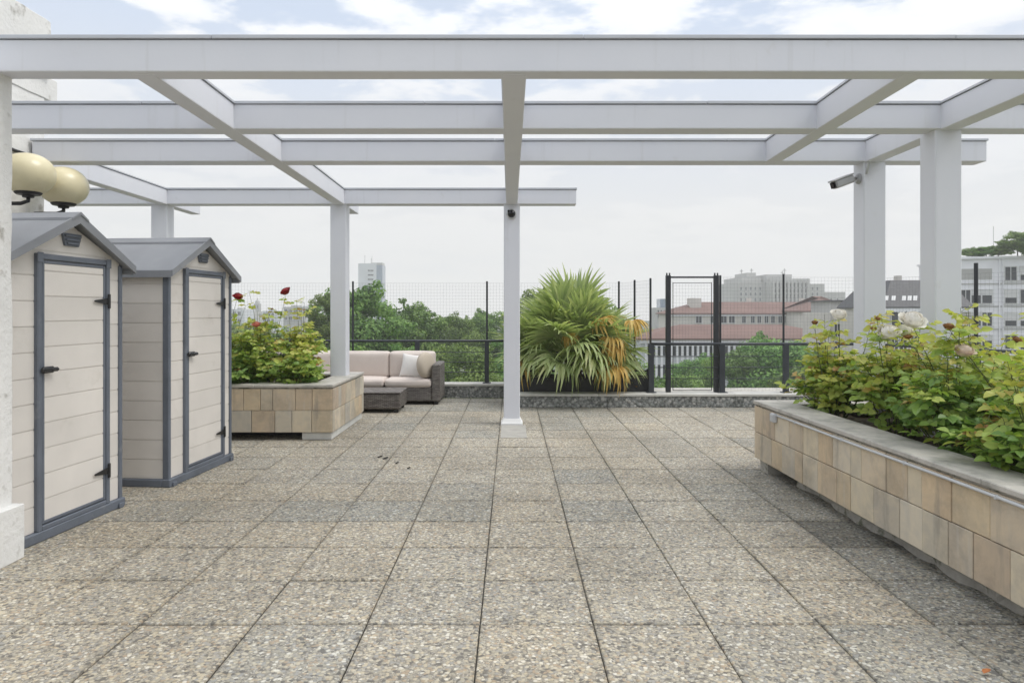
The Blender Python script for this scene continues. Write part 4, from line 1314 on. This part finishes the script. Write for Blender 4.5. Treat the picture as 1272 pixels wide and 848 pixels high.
for (px, py, d_, az, el, sc, pi_) in ((784, 392, 10.2, -.6, .1, .75, 0), (706, 408, 10.0, -1.75, -.55, .50, 1), (742, 390, 10.1, -1.0, .25, .75, 0), (760, 412, 10.05, -.8, -.1, .8, 0), (762, 418, 9.98, -1.2, -.35, .75, 1),
                                      (765, 446, 10.0, -.7, -.25, .8, 0), (758, 448, 9.98, -1.1, -.2, .8, 0), (652, 440, 10.2, -2.8, -.2, .7, 1)):
    o = put(drys[pi_], az, el, 0, sc, pr.uniform(-.3, .3), 'dry yellow orange frond')
    dd = Vector((math.cos(az) * math.cos(el), math.sin(az) * math.cos(el), math.sin(el)))
    o.location = world_at(px, py, d_) - Vector(palm.location) - dd * (.52 * sc)

tr_ = empty('planting_trough', (1.08, 10.55, .06), 0, 'long black trough around the base of the fan palm', 'planter')
b = MB()
for (a, c) in (((-.95, -.32, 0), (.95, -.29, .34)), ((-.95, .29, 0), (.95, .32, .34)), ((-.95, -.289, 0), (-.92, .289, .34)), ((.92, -.289, 0), (.95, .289, .34))): b.cbox(a, c, .004)
b.build('box', MAT['trough'], tr_)
b = MB()
for z in (.36, .44): b.cbox((-.95, -.32, z - .012), (.95, -.295, z + .012), .003)
for x in (-.93, 0., .93): b.cbox((x - .02, -.322, .341), (x + .02, -.293, .47), .003)
b.build('rim_rail', MAT['trough'], tr_)
b = MB(); b.box((-.919, -.288, .05), (.919, .288, .28)); b.build('soil', MAT['soil'], tr_)
for xx, hh, lab, sd_ in ((.02, 1.42, 'tall thin shrub half hidden behind the central white post', 1), (1.86, .46, 'low yellowing shrub at the right end of the black trough', 2)):
    rr = random.Random(300 + sd_); e = empty('shrub', (xx, 10.78 if sd_ == 1 else 10.35, .06), 0, lab, 'shrub')
    st = MB(); lv = MB()
    for k in range(9 if sd_ == 1 else 8):
        a = rr.uniform(0, 6.28); rad = rr.uniform(.02, .16 if sd_ == 1 else .12)
        top = Vector((math.cos(a) * rad, math.sin(a) * rad, hh * rr.uniform(.5, 1)))
        st.tube([(0, 0, 0), top * .5 + Vector((.02, 0, 0)), top], [.008, .006, .003], 5)
        for q in range(46):
            f = rr.uniform(.15, 1); p = top * f
            d = Vector((rr.uniform(-1, 1), rr.uniform(-1, 1), rr.uniform(-.3, .7)))
            leaflet(lv, p, d, Vector((rr.uniform(-.4, .4), rr.uniform(-.4, .4), 1)).normalized(), .085, .055, min(1, max(0, rr.gauss(.5 if sd_ == 1 and f > .45 else .84, .13))))
    st.build('stems', MAT['bark'], e); lv.build('foliage', MAT['rose_leaf'], e)

# ------------------------------------------------------------------ bits on the floor
for k, (px, py) in enumerate(((472, 568), (479, 570), (493, 576), (508, 582))):
    d = 1194 / (py - HY); p = world_at(px, py, d)
    rr = random.Random(k + 40); b = MB(); n = 9
    ring = [(math.cos(2 * math.pi * i / n) * rr.uniform(.6, 1.), math.sin(2 * math.pi * i / n) * rr.uniform(.35, .7)) for i in range(n)]
    s = .032 if k < 2 else .02
    b.prism([(u * s, v * s) for u, v in ring], lambda u, v, dd: (u, v, dd + .3 * u), .0, .008)
    o = b.build('dirt_clump', MAT['debris'], None, loc=(p.x, p.y, .006)); fix_normals(o)
    tag(o, ['larger dark dirt clump on the pavers, farthest left', 'dark dirt clump touching the larger one on the pavers', 'small dark dirt crumb alone between the other clumps', 'flat dark dirt crumb nearest the camera'][k], 'dirt', 'dirt clumps on the terrace')
b = MB(); p = world_at(1222, 840, 1194 / (840 - HY))
leaflet(b, Vector((0, 0, .01)), Vector((1, .3, .05)), Vector((.1, .2, 1)).normalized(), .035, .03, .5, .5, -.3)
tag(b.build('dry_leaf', MAT['dry_leaf'], None, loc=(p.x, p.y, .002)), 'small dry orange leaf lying on the pavers at lower right', 'leaf')

# ------------------------------------------------------------------ trees
def crown_mesh(seed, nclump=46, per=250, leaf=.036, squash=1.):
    """unit crown: radius about 1, height from 0 to 2*squash"""
    rr = random.Random(seed); mb = MB()
    clumps = []
    for k in range(nclump):
        th = rr.uniform(0, 6.283); cz = rr.uniform(-.9, 1)
        rad = (rr.uniform(.35, 1)) ** .45
        sx = math.sqrt(max(0, 1 - cz * cz))
        bulge = .86 + .3 * mnoise.noise(Vector((math.cos(th) * sx * 1.7 + seed, math.sin(th) * sx * 1.7, cz * 1.7)))
        c = Vector((math.cos(th) * sx * rad * bulge, math.sin(th) * sx * rad * bulge, squash * (1 + cz * rad * bulge)))
        clumps.append((c, rr.uniform(.16, .34)))
        if k % 3 == 0:
            q = rr.uniform(1.08, 1.28) * (.5 if cz < -.4 else 1)
            clumps.append((Vector((math.cos(th + .3) * sx * q * bulge, math.sin(th + .3) * sx * q * bulge, squash * (1 + cz * q * bulge * .95))), rr.uniform(.07, .13)))
    for c, cr in clumps:
        ct_ = rr.uniform(-.28, .28)
        n_ = int(per * (cr / .25) ** 2)
        for q in range(n_):
            v = Vector((rr.gauss(0, 1), rr.gauss(0, 1), rr.gauss(0, 1))); v.normalize()
            r_ = cr * rr.uniform(.45, 1.08) ** .6
            p = c + Vector((v.x * r_, v.y * r_, v.z * r_ * .75))
            nrm = (v + Vector((rr.uniform(-.8, .8), rr.uniform(-.8, .8), rr.uniform(-.3, 1.)))).normalized()
            a = nrm.cross(Vector((rr.uniform(-1, 1), rr.uniform(-1, 1), rr.uniform(-1, 1))))
            if a.length < .01: continue
            a.normalize(); b_ = nrm.cross(a)
            s = leaf * rr.uniform(.6, 1.35)
            t = min(1, max(0, .5 + ct_ + rr.gauss(0, .2)))
            mb.face([p - a * s, p - b_ * s * .55, p + a * s, p + b_ * s * .55], 0, t)
    return mb


def trunk_mesh(seed, h):
    rr = random.Random(seed); mb = MB()
    mb.tube([(0, 0, 0), (.1, .05, h * .3), (.0, .1, h * .6), (.15, 0, h * .92)], [.42, .34, .24, .06], 10)
    for k in range(7):
        z = h * rr.uniform(.42, .75); a = rr.uniform(0, 6.28); l_ = rr.uniform(2., 3.6)
        mb.tube([(.02, .06, z), (math.cos(a) * l_ * .5, math.sin(a) * l_ * .5, z + l_ * .35), (math.cos(a) * l_, math.sin(a) * l_, z + l_ * .95)], [.16, .10, .03], 6)
    return mb


crowns = [crown_mesh(k, squash=(1., 1.15, .9, 1.3)[k], nclump=(74, 66, 80, 60)[k], leaf=(.038, .044, .034, .04)[k]) for k in range(4)]
crown_data = []
GZ = -20.
tree_list = [  # px, top py, crown half width px, distance, variant, label
    (450, 352, 62, 62, 0, 'large green tree with the highest crown behind the sofa'),
    (405, 362, 26, 58, 3, 'dark narrow tree seen left of the white post on the planter'),
    (512, 372, 42, 68, 1, 'mid green tree right of the highest crown'),
    (560, 388, 36, 80, 2, 'hazy tree behind the wire mesh between two fence poles'),
    (600, 384, 34, 88, 0, 'hazy far tree just left of the central post'),
    (572, 424, 52, 46, 2, 'bright green lower tree just above the parapet right of the sofa'),
    (505, 428, 50, 48, 1, 'lower green tree directly behind the sofa back cushions'),
    (430, 425, 55, 50, 2, 'lower tree behind the sofa, hidden partly by the planter post'),
    (345, 404, 60, 95, 1, 'hazy tree behind the red roses'),
    (300, 398, 40, 110, 2, 'far hazy tree beside the rear shed'),
    (672, 354, 42, 60, 3, 'dark tree rising behind the left half of the palm'),
    (730, 372, 44, 66, 0, 'tree behind the right half of the palm'),
    (640, 424, 60, 52, 1, 'lower tree filling the gap behind the central post'),
    (955, 414, 64, 72, 2, 'broad dark tree right of the gate below the red roof'),
    (1022, 436, 58, 66, 1, 'dark tree behind the far end of the right planter'),
    (862, 440, 34, 78, 0, 'small tree seen through the gate'),
    (905, 432, 40, 70, 3, 'tree directly behind the right gate post'),
    (850, 462, 40, 60, 2, 'bright low tree at the foot of the gate'),
    (1090, 440, 60, 70, 0, 'tree behind the white roses between the two posts'),
    (770, 440, 50, 58, 2, 'low tree behind the fence poles right of the palm'),
]
cache = {}
for n, (px, py, hw, d, var, lab) in enumerate(tree_list):
    top = world_at(px, py, d); r_ = hw / F_PX * d
    sq = (1., 1.15, .9, 1.3)[var]
    if top.z - GZ < 8: continue
    e = empty('tree', (top.x, top.y, GZ), rng.uniform(0, 6.28), lab, 'tree', 'park trees beyond the terrace')
    ch = r_ * 2 * sq * 1.0
    zc = top.z - GZ - ch
    if var not in cache:
        o = crowns[var].build('crown', MAT['tree_leaf'], e); cache[var] = o
    else:
        o = cache[var].copy(); col.objects.link(o); o.parent = e
    o.scale = (r_, r_, r_); o.location = (0, 0, zc)
    th = zc + ch * .55
    if 'trunk' not in cache:
        o2 = trunk_mesh(3, 1.0 * 17).build('trunk', MAT['bark'], e, smooth=True); cache['trunk'] = o2
    else:
        o2 = cache['trunk'].copy(); col.objects.link(o2); o2.parent = e
    o2.scale = (r_ / 5 + .3, r_ / 5 + .3, th / 17)

# ------------------------------------------------------------------ buildings
def X_(px, d): return (px - HX) / F_PX * d
def Z_(py, d): return CAMZ + (HY - py) / F_PX * d


win_cache = {}
def window(parent, x, y, z, w_, h_, style='plain'):
    """a framed window on a wall facing -Y (local); x, z centre"""
    key = (round(w_, 2), round(h_, 2), style)
    if key not in win_cache:
        b = MB(); f = min(.12, w_ * .12)
        if style == 'arch':
            n = 8
            def arc(ww, hh): return [(-ww / 2, -hh / 2), (ww / 2, -hh / 2)] + [(ww / 2 * math.cos(math.pi * k / n), hh / 2 - ww / 2 + ww / 2 * math.sin(math.pi * k / n)) for k in range(n + 1)]
            b.prism(arc(w_ + f * 2, h_ + f * 2), lambda u, v, d: (u, d, v), -.09, .05, 0)
            b.prism(arc(w_, h_), lambda u, v, d: (u, d, v), -.12, -.091, 1)
        else:
            b.box((-w_ / 2 - f, -.09, -h_ / 2), (-w_ / 2, .05, h_ / 2), 0); b.box((w_ / 2, -.09, -h_ / 2), (w_ / 2 + f, .05, h_ / 2), 0)
            b.box((-w_ / 2 - f, -.091, h_ / 2), (w_ / 2 + f, .05, h_ / 2 + f), 0); b.box((-w_ / 2 - f * 1.4, -.2, -h_ / 2 - f), (w_ / 2 + f * 1.4, .05, -h_ / 2), 0)
            if style == 'shutter':
                k = random.Random(int(x * 31 + z * 17)).uniform(.25, .75)
                b.box((-w_ / 2, -.03, -h_ / 2), (w_ / 2, .02, h_ / 2), 1); b.box((-w_ / 2 + .01, -.06, h_ / 2 - h_ * k), (w_ / 2 - .01, -.031, h_ / 2 - .005), 0)
            else:
                b.box((-w_ / 2, -.03, -h_ / 2), (w_ / 2, .02, h_ / 2), 1)
                if w_ > .7: b.box((-.04, -.06, -h_ / 2 + .005), (.04, -.031, h_ / 2 - .005), 0)
        o = b.build('window', [MAT['win_frame'], MAT['glass_dark']], parent); fix_normals(o)
        win_cache[key] = o
    else:
        o = win_cache[key].copy(); col.objects.link(o); o.parent = parent
    o.location = (x, y, z)
    return o


def wall_box(parent, a, b_, mat, name='wall', bevel=0):
    b = MB(); b.box(a, b_); return b.build(name, MAT[mat], parent, bevel=bevel)


def hip_roof(parent, x0, x1, y0, y1, ze, zr, name='roof', mat='roof_tile', ov=.6, inset=None):
    b = MB(); x0 -= ov; x1 += ov; y0 -= ov; y1 += ov
    ins = (y1 - y0) / 2 if inset is None else inset
    ym = (y0 + y1) / 2
    vs = [(x0, y0, ze), (x1, y0, ze), (x1, y1, ze), (x0, y1, ze), (x0 + ins, ym, zr), (x1 - ins, ym, zr), (x0, y0, ze - .25), (x1, y0, ze - .25), (x1, y1, ze - .25), (x0, y1, ze - .25)]
    b.mesh(vs, [(0, 1, 5, 4), (1, 2, 5), (2, 3, 4, 5), (3, 0, 4), (9, 8, 7, 6), (6, 7, 1, 0), (7, 8, 2, 1), (8, 9, 3, 2), (9, 6, 0, 3)])
    o = b.build(name, MAT[mat], parent); fix_normals(o); return o


def bld(name, px0, px1, d, label, cat='building', rz=0., group=None):
    return empty(name, (X_(px0, d), d, GZ), rz, label, cat, group)


def loc_z(py, d): return Z_(py, d) - GZ

# upper red-roofed palazzo
d = 150.; P = bld('palazzo', 835, 0, d, 'long cream palazzo with upper red tiled roof and small square windows')
W_ = X_(1052, d) - X_(835, d); ze = loc_z(389, d); zr = loc_z(375, d + 7)
wall_box(P, (0, 0, 0), (W_, 14, ze - .26), 'facade_cream'); hip_roof(P, 0, W_, 0, 14, ze, zr)
b = MB(); b.box((-.35, -.35, ze - .62), (W_ + .35, .01, ze - .262)); b.build('cornice', MAT['facade_white'], P)
for px in (868, 886, 899, 909, 924, 935, 943, 952, 960, 969, 977, 990, 1003, 1016, 1030): window(P, X_(px, d) - X_(835, d), -.005, loc_z(396, d), .75 if px > 920 else 1.2, 1.7)
c = MB(); c.box((X_(862, d) - X_(835, d), 3, ze), (X_(876, d) - X_(835, d), 6, ze + 3.3)); c.build('penthouse', MAT['facade_cream'], P)
for x in (6., 19., 31.): b = MB(); b.box((x, 8, zr - 1.5), (x + .9, 9, zr + .9)); b.build('chimney', MAT['facade_cream'], P)
# taller right wing of the red roof
d2 = 140.; P2 = bld('palazzo', 1000, 0, d2, 'cream palazzo wing with higher red roof at the right end')
W_ = X_(1062, d2) - X_(1000, d2); ze = loc_z(386, d2)
wall_box(P2, (0, 0, 0), (W_, 12, ze - .26), 'facade_cream'); hip_roof(P2, 0, W_, 0, 12, ze, loc_z(368, d2 + 6))
for px in (1010, 1022, 1034, 1046): window(P2, X_(px, d2) - X_(1000, d2), -.005, loc_z(396, d2), 1., 1.8)
# lower red-roofed palazzo with pilasters
d = 108.; P = bld('palazzo', 796, 0, d, 'nearer pale palazzo with lower red roof and a row of pilasters')
W_ = X_(1060, d) - X_(796, d); ze = loc_z(420, d); zr = loc_z(403, d + 8)
wall_box(P, (0, 0, 0), (W_, 16, ze - .26), 'facade_pale'); hip_roof(P, 0, W_, 0, 16, ze, zr)
b = MB(); b.box((-.3, -.4, ze - .75), (W_ + .3, .01, ze - .262)); b.build('cornice', MAT['facade_white'], P)
n = 40
for k in range(n):
    x = .8 + (W_ - 1.6) * k / (n - 1)
    b = MB(); b.box((x - .16, -.22, ze - 7.5), (x + .16, -.001, ze - .76)); b.build('pilaster', MAT['facade_white'], P)
    if k < n - 1: window(P, x + (W_ - 1.6) / (n - 1) / 2, -.005, ze - 1.95, .42, 1.5); 
    if k < 14: window(P, x + (W_ - 1.6) / (n - 1) / 2, -.005, ze - 5.2, .42, 2.2)
# far classical block on the hill
d = 330.; P = bld('classical_block', 920, 0, d, 'huge grey hazy block with columns and rooftop antennas above the red roofs')
def bx(px0, px1, py, y0, y1, nm, mat='facade_grey', pyb=None):
    z0 = 0 if pyb is None else loc_z(pyb, d)
    return wall_box(P, (X_(px0, d) - X_(920, d), y0, z0), (X_(px1, d) - X_(920, d), y1, loc_z(py, d)), mat, nm)
bx(920, 957, 350, 4, 40, 'wing'); bx(955.5, 1006, 346, 0, 44, 'wall'); bx(1004, 1030, 352, 5, 40, 'wing'); bx(1026, 1060, 362, 8, 40, 'wing')
bx(928, 953, 343, 8, 36, 'attic', pyb=350.1); bx(958, 990, 340, 6, 30, 'attic', pyb=346.1); bx(938, 950, 337, 12, 30, 'attic', pyb=343.1)
for k in range(10):
    x = X_(960 + k * 4.7, d) - X_(920, d)
    b = MB(); b.box((x - .5, -1.2, 0), (x + .5, -.01, loc_z(350, d))); b.build('column', MAT['facade_grey'], P)
for k in range(9):
    for py in (354, 361, 368): window(P, X_(962.4 + k * 4.7, d) - X_(920, d), -.01, loc_z(py, d), .95, 1.9)
for px in (924, 930, 936, 942, 948, 1009, 1015, 1021, 1034, 1042, 1050):
    for py in (358, 365, 372):
        if px > 1030 and py < 366: continue
        window(P, X_(px, d) - X_(920, d), 3.985 if px < 960 else (4.985 if px < 1026 else 7.985), loc_z(py, d), .8, 1.5)
for px, py in ((934, 332), (947, 331), (987, 334), (990, 331)):
    b = MB(); x = X_(px, d) - X_(920, d); zt = loc_z(345, d); b.tube([(x, 15, zt), (x, 15, loc_z(py, d))], .22, 5); b.box((x - .8, 14.9, loc_z(py + 3, d)), (x + .8, 15.1, loc_z(py + 2, d))); b.build('antenna', MAT['facade_grey'], P)
d = 230.; P = bld('apartment_tower', 815, 0, d, 'small pale blue grey tower block left of the gate post')
wall_box(P, (0, 0, 0), (X_(831, d) - X_(815, d), 8, loc_z(382, d)), 'facade_grey'); wall_box(P, (X_(821, d) - X_(815, d), 1, loc_z(382, d)), (X_(829, d) - X_(815, d), 7, loc_z(371, d)), 'glass_blue', 'lift_housing')
for k in range(4): window(P, .7 + k * 1.0, -.01, loc_z(390, d), .5, 2.6)
# grey house behind left right-hand post
d = 96.; P = bld('terrace_house', 1031, 0, d, 'grey house with dark roof terrace seen left of the right posts')
W_ = X_(1066, d) - X_(1031, d)
wall_box(P, (0, 0, 0), (W_, 9, loc_z(388, d)), 'facade_cream'); wall_box(P, (.8, 1.6, loc_z(388, d)), (W_, 8, loc_z(374, d)), 'facade_grey', 'penthouse')
b = MB(); b.box((.5, 1.2, loc_z(374, d)), (W_ + .2, 8.3, loc_z(372.5, d))); b.build('roof', MAT['slate'], P)
for px in (1040, 1052): window(P, X_(px, d) - X_(1031, d), -.005, loc_z(410, d), .8, 1.7); window(P, X_(px, d) - X_(1031, d), -.005, loc_z(432, d), .8, 1.7)
window(P, X_(1056, d) - X_(1031, d), 1.595, loc_z(381, d), .9, 1.1)
b = MB(); b.box((-.1, -.12, loc_z(388, d)), (W_ + .1, -.01, loc_z(386.5, d))); b.build('balustrade', MAT['facade_white'], P)
# mansard house
d = 82.; P = bld('mansard_house', 1098, 0, d, 'house with dark slate mansard roof, white skylights and arched windows')
W_ = X_(1206, d) - X_(1098, d); ze = loc_z(381, d); zr = loc_z(347, d)
wall_box(P, (0, 0, 0), (W_, 11, ze - .15), 'facade_cream')
b = MB(); y1 = 11
b.mesh([(-.3, -.3, ze), (W_ + .3, -.3, ze), (W_ + .3, y1 + .3, ze), (-.3, y1 + .3, ze), (2.0, 2.2, zr), (W_ - 1.5, 2.2, zr), (W_ - 1.5, y1 - 2, zr), (2.0, y1 - 2, zr), (-.3, -.3, ze - .149), (W_ + .3, -.3, ze - .149), (W_ + .3, y1 + .3, ze - .149), (-.3, y1 + .3, ze - .149)],
       [(0, 1, 5, 4), (1, 2, 6, 5), (2, 3, 7, 6), (3, 0, 4, 7), (4, 5, 6, 7), (11, 10, 9, 8), (8, 9, 1, 0), (9, 10, 2, 1), (10, 11, 3, 2), (11, 8, 0, 3)])
rf = b.build('roof', MAT['slate'], P); fix_normals(rf)
sl_ = (zr - ze) / 2.5
for px in (1103, 1112, 1125, 1132, 1139, 1150):
    x = X_(px, d) - X_(1098, d); z0, z1 = loc_z(373, d) , loc_z(367, d)
    def yy(z): return -.3 + (z - ze) / sl_ - .05
    b = MB(); b.mesh([(x - .30, yy(z0), z0), (x + .15, yy(z0), z0), (x + .45, yy(z1), z1), (x, yy(z1), z1), (x - .30, yy(z0) + .12, z0), (x + .15, yy(z0) + .12, z0), (x + .45, yy(z1) + .12, z1), (x, yy(z1) + .12, z1)],
                     [(0, 1, 2, 3), (7, 6, 5, 4), (0, 4, 5, 1), (1, 5, 6, 2), (2, 6, 7, 3), (3, 7, 4, 0)])
    fix_normals(b.build('skylight', MAT['win_frame'], rf))
b = MB(); b.box((X_(1139, d) - X_(1098, d), 4, zr - .5), (X_(1144, d) - X_(1098, d), 5, loc_z(340, d))); b.build('chimney', MAT['facade_cream'], rf)
b = MB(); b.box((-.25, -.25, ze - .6), (W_ + .25, -.001, ze - .152)); b.build('cornice', MAT['facade_white'], P)
for px in (1111, 1122, 1135, 1148): window(P, X_(px, d) - X_(1098, d), -.005, loc_z(396, d), .7, 1.9, 'arch')
for px in (1111, 1122, 1135, 1148): window(P, X_(px, d) - X_(1098, d), -.005, loc_z(425, d), .75, 1.7)
# apartment block, right, front turned a little toward the terrace
d = 93.; P = bld('apartment_block', 1190, 0, d, 'white apartment block with planted roof terrace at the right edge', rz=R(-14))
s14 = 1 / math.cos(R(14))
zt = loc_z(322, d); WB = 26.
wall_box(P, (0, 0, 0), (WB, 16, zt), 'facade_white')
b = MB(); b.box((-.25, -.35, zt + .002), (WB + .2, 16.2, zt + .3)); b.build('roof_slab', MAT['facade_white'], P)
fl_h = 3.0
for r_ in range(5):
    zc_ = zt - 2.0 - r_ * fl_h
    b = MB(); b.box((-.06, -.08, zc_ - 1.36), (WB + .06, -.001, zc_ - 1.22)); b.build('string_course', MAT['facade_grey'], P)
    for x in (.9, 2.1, 3.4, 6.15, 7.9, 10.4, 12.2, 14.6, 16.4):
        if r_ == 0 and x < 4: continue
        window(P, x, -.005, zc_, 1.3 if x > 5 else 1.12, 1.75, 'shutter' if (int(x * 3) + r_) % 3 else 'plain')
b = MB()
for x in (4.75, 5.15): b.box((x, -.16, 0), (x + .14, -.0815, zt - .005))
b.build('pilaster', MAT['facade_white'], P)
# curved bay top recess
b = MB(); b.box((.4, -.02, zt - 2.75), (4.0, -.0015, zt - 1.3)); b.build('loggia', MAT['facade_grey'], P)
def roof_plant(name, px, py, d, hw, hh, var, label, cat):
    top = world_at(px, py, d); e = empty(name, (top.x, top.y, zt + GZ + .3), rng.uniform(0, 6), label, cat, 'plants on the apartment roof')
    rx = hw / F_PX * d; h_ = top.z - (zt + GZ + .3)
    o = cache[var].copy(); col.objects.link(o); o.parent = e; sq = (1., 1.15, .9, 1.3)[var]
    o.scale = (rx, rx, h_ / (2 * sq)); o.location = (0, 0, 0)
    b = MB(); b.tube([(0, 0, 0), (0, 0, h_ * .5)], [.08, .04], 6); b.build('stem', MAT['bark'], e)
roof_plant('shrub', 1208, 307, 94, 13, 0, 2, 'low round shrub at the left corner of the apartment roof', 'shrub')
roof_plant('shrub', 1225, 306, 93, 15, 0, 0, 'second low shrub along the apartment roof edge', 'shrub')
roof_plant('shrub', 1240, 304, 92, 12, 0, 2, 'third low shrub beside the small roof tree', 'shrub')
roof_plant('small_tree', 1264, 286, 91, 22, 0, 0, 'small round tree on the apartment roof at the photo edge', 'tree')
b = MB(); q = world_at(1234, 300, 96); b.tube([(q.x, q.y, zt + GZ + .3), (q.x, q.y, Z_(281, 96))], .035, 5); tag(b.build('mast', MAT['facade_grey']), 'thin grey mast on the apartment roof', 'mast')

# white tower far left of centre
d = 420.; P = bld('office_tower', 445, 0, d, 'white office tower with antennas rising above the trees')
W1 = X_(467, d) - X_(445, d)
wall_box(P, (0, 0, 0), (W1, 12, loc_z(327, d)), 'facade_pale'); wall_box(P, (W1 + .01, 1.5, 0), (W1 + 3.6, 12, loc_z(329, d)), 'glass_blue', 'glazed_wing')
wall_box(P, (W1 - 3, 1.6, loc_z(329, d)), (W1 + 3.4, 10, loc_z(326, d)), 'facade_grey', 'roof_housing')
for k in range(8): window(P, W1 - 3.2, -.02, loc_z(336 + k * 5.5, d), 3.4, .8)
for px, py in ((451, 316), (460, 317), (459, 320)):
    b = MB(); x = X_(px, d) - X_(445, d); b.tube([(x, 5, loc_z(328, d)), (x, 5, loc_z(py, d))], .16, 5); b.build('antenna', MAT['facade_grey'], P)
# far skyline behind the roses and along the horizon
sky_list = [(288, 303, 384, 300, 'facade_pale', 'far pale block just right of the rear shed'), (303, 315, 387, 340, 'facade_grey', 'far grey block left of the old bell tower'),
            (326, 345, 386, 360, 'facade_pale', 'far pale block right of the old bell tower'), (352, 378, 381, 300, 'facade_grey', 'far grey slab with dark band behind the red rose'),
            (376, 392, 380, 320, 'facade_pale', 'far pale block left of the dark narrow tree'), (1060, 1100, 372, 340, 'facade_pale', 'far block behind the left right-hand post'),
            (836, 858, 383, 380, 'facade_pale', 'far pale block seen through the gate'), (880, 925, 382, 360, 'facade_grey', 'far grey block behind the gate post')]
for (p0, p1, py, d, mt, lab) in sky_list:
    P = bld('city_block', p0, 0, d, lab, group='far city blocks on the skyline'); W1 = X_(p1, d) - X_(p0, d)
    wall_box(P, (0, 0, 0), (W1, 12, loc_z(py, d)), mt); wall_box(P, (W1 * .3, 2, loc_z(py, d)), (W1 * .6, 8, loc_z(py - 2, d)), 'facade_grey', 'roof_housing')
    for k in range(max(2, int(W1 / 2.2))):
        for r_ in range(2): window(P, 1.1 + k * 2.1, -.02, loc_z(py, d) - 1.8 - r_ * 3.1, 1.2, 1.5) if 1.1 + k * 2.1 < W1 - .8 else None
d = 400.; P = bld('bell_tower', 315, 0, d, 'slim far bell tower with small cap behind the roses', 'tower')
W1 = X_(322, d) - X_(315, d); wall_box(P, (0, 0, 0), (W1, 3.2, loc_z(377, d)), 'facade_grey')
b = MB(); b.lathe([(1.5, 0), (1.2, 1.4), (.5, 2.2), (.1, 3.4)], (W1 / 2, 1.6, loc_z(377, d)), 10); b.build('cap', MAT['facade_grey'], P)
for k in (0, 1): window(P, .9 + k * 1.5, -.02, loc_z(381, d), .5, 1.6)

# ------------------------------------------------------------------ haze
hz = MB(); hz.box((-250, -30, -22.2), (250, 450, 45))
hm = bpy.data.materials.new('haze_air'); hm.use_nodes = True; nt = hm.node_tree; nt.nodes.clear()
ho = nt.nodes.new('ShaderNodeOutputMaterial'); pv = nt.nodes.new('ShaderNodeVolumePrincipled')
pv.inputs['Color'].default_value = (.985, .99, 1., 1); pv.inputs['Density'].default_value = .00085; pv.inputs['Anisotropy'].default_value = .2
nt.links.new(pv.outputs[0], ho.inputs['Volume'])
try: hm.cycles.homogeneous_volume = True
except Exception: pass
tag(hz.build('haze', hm), kind='stuff')
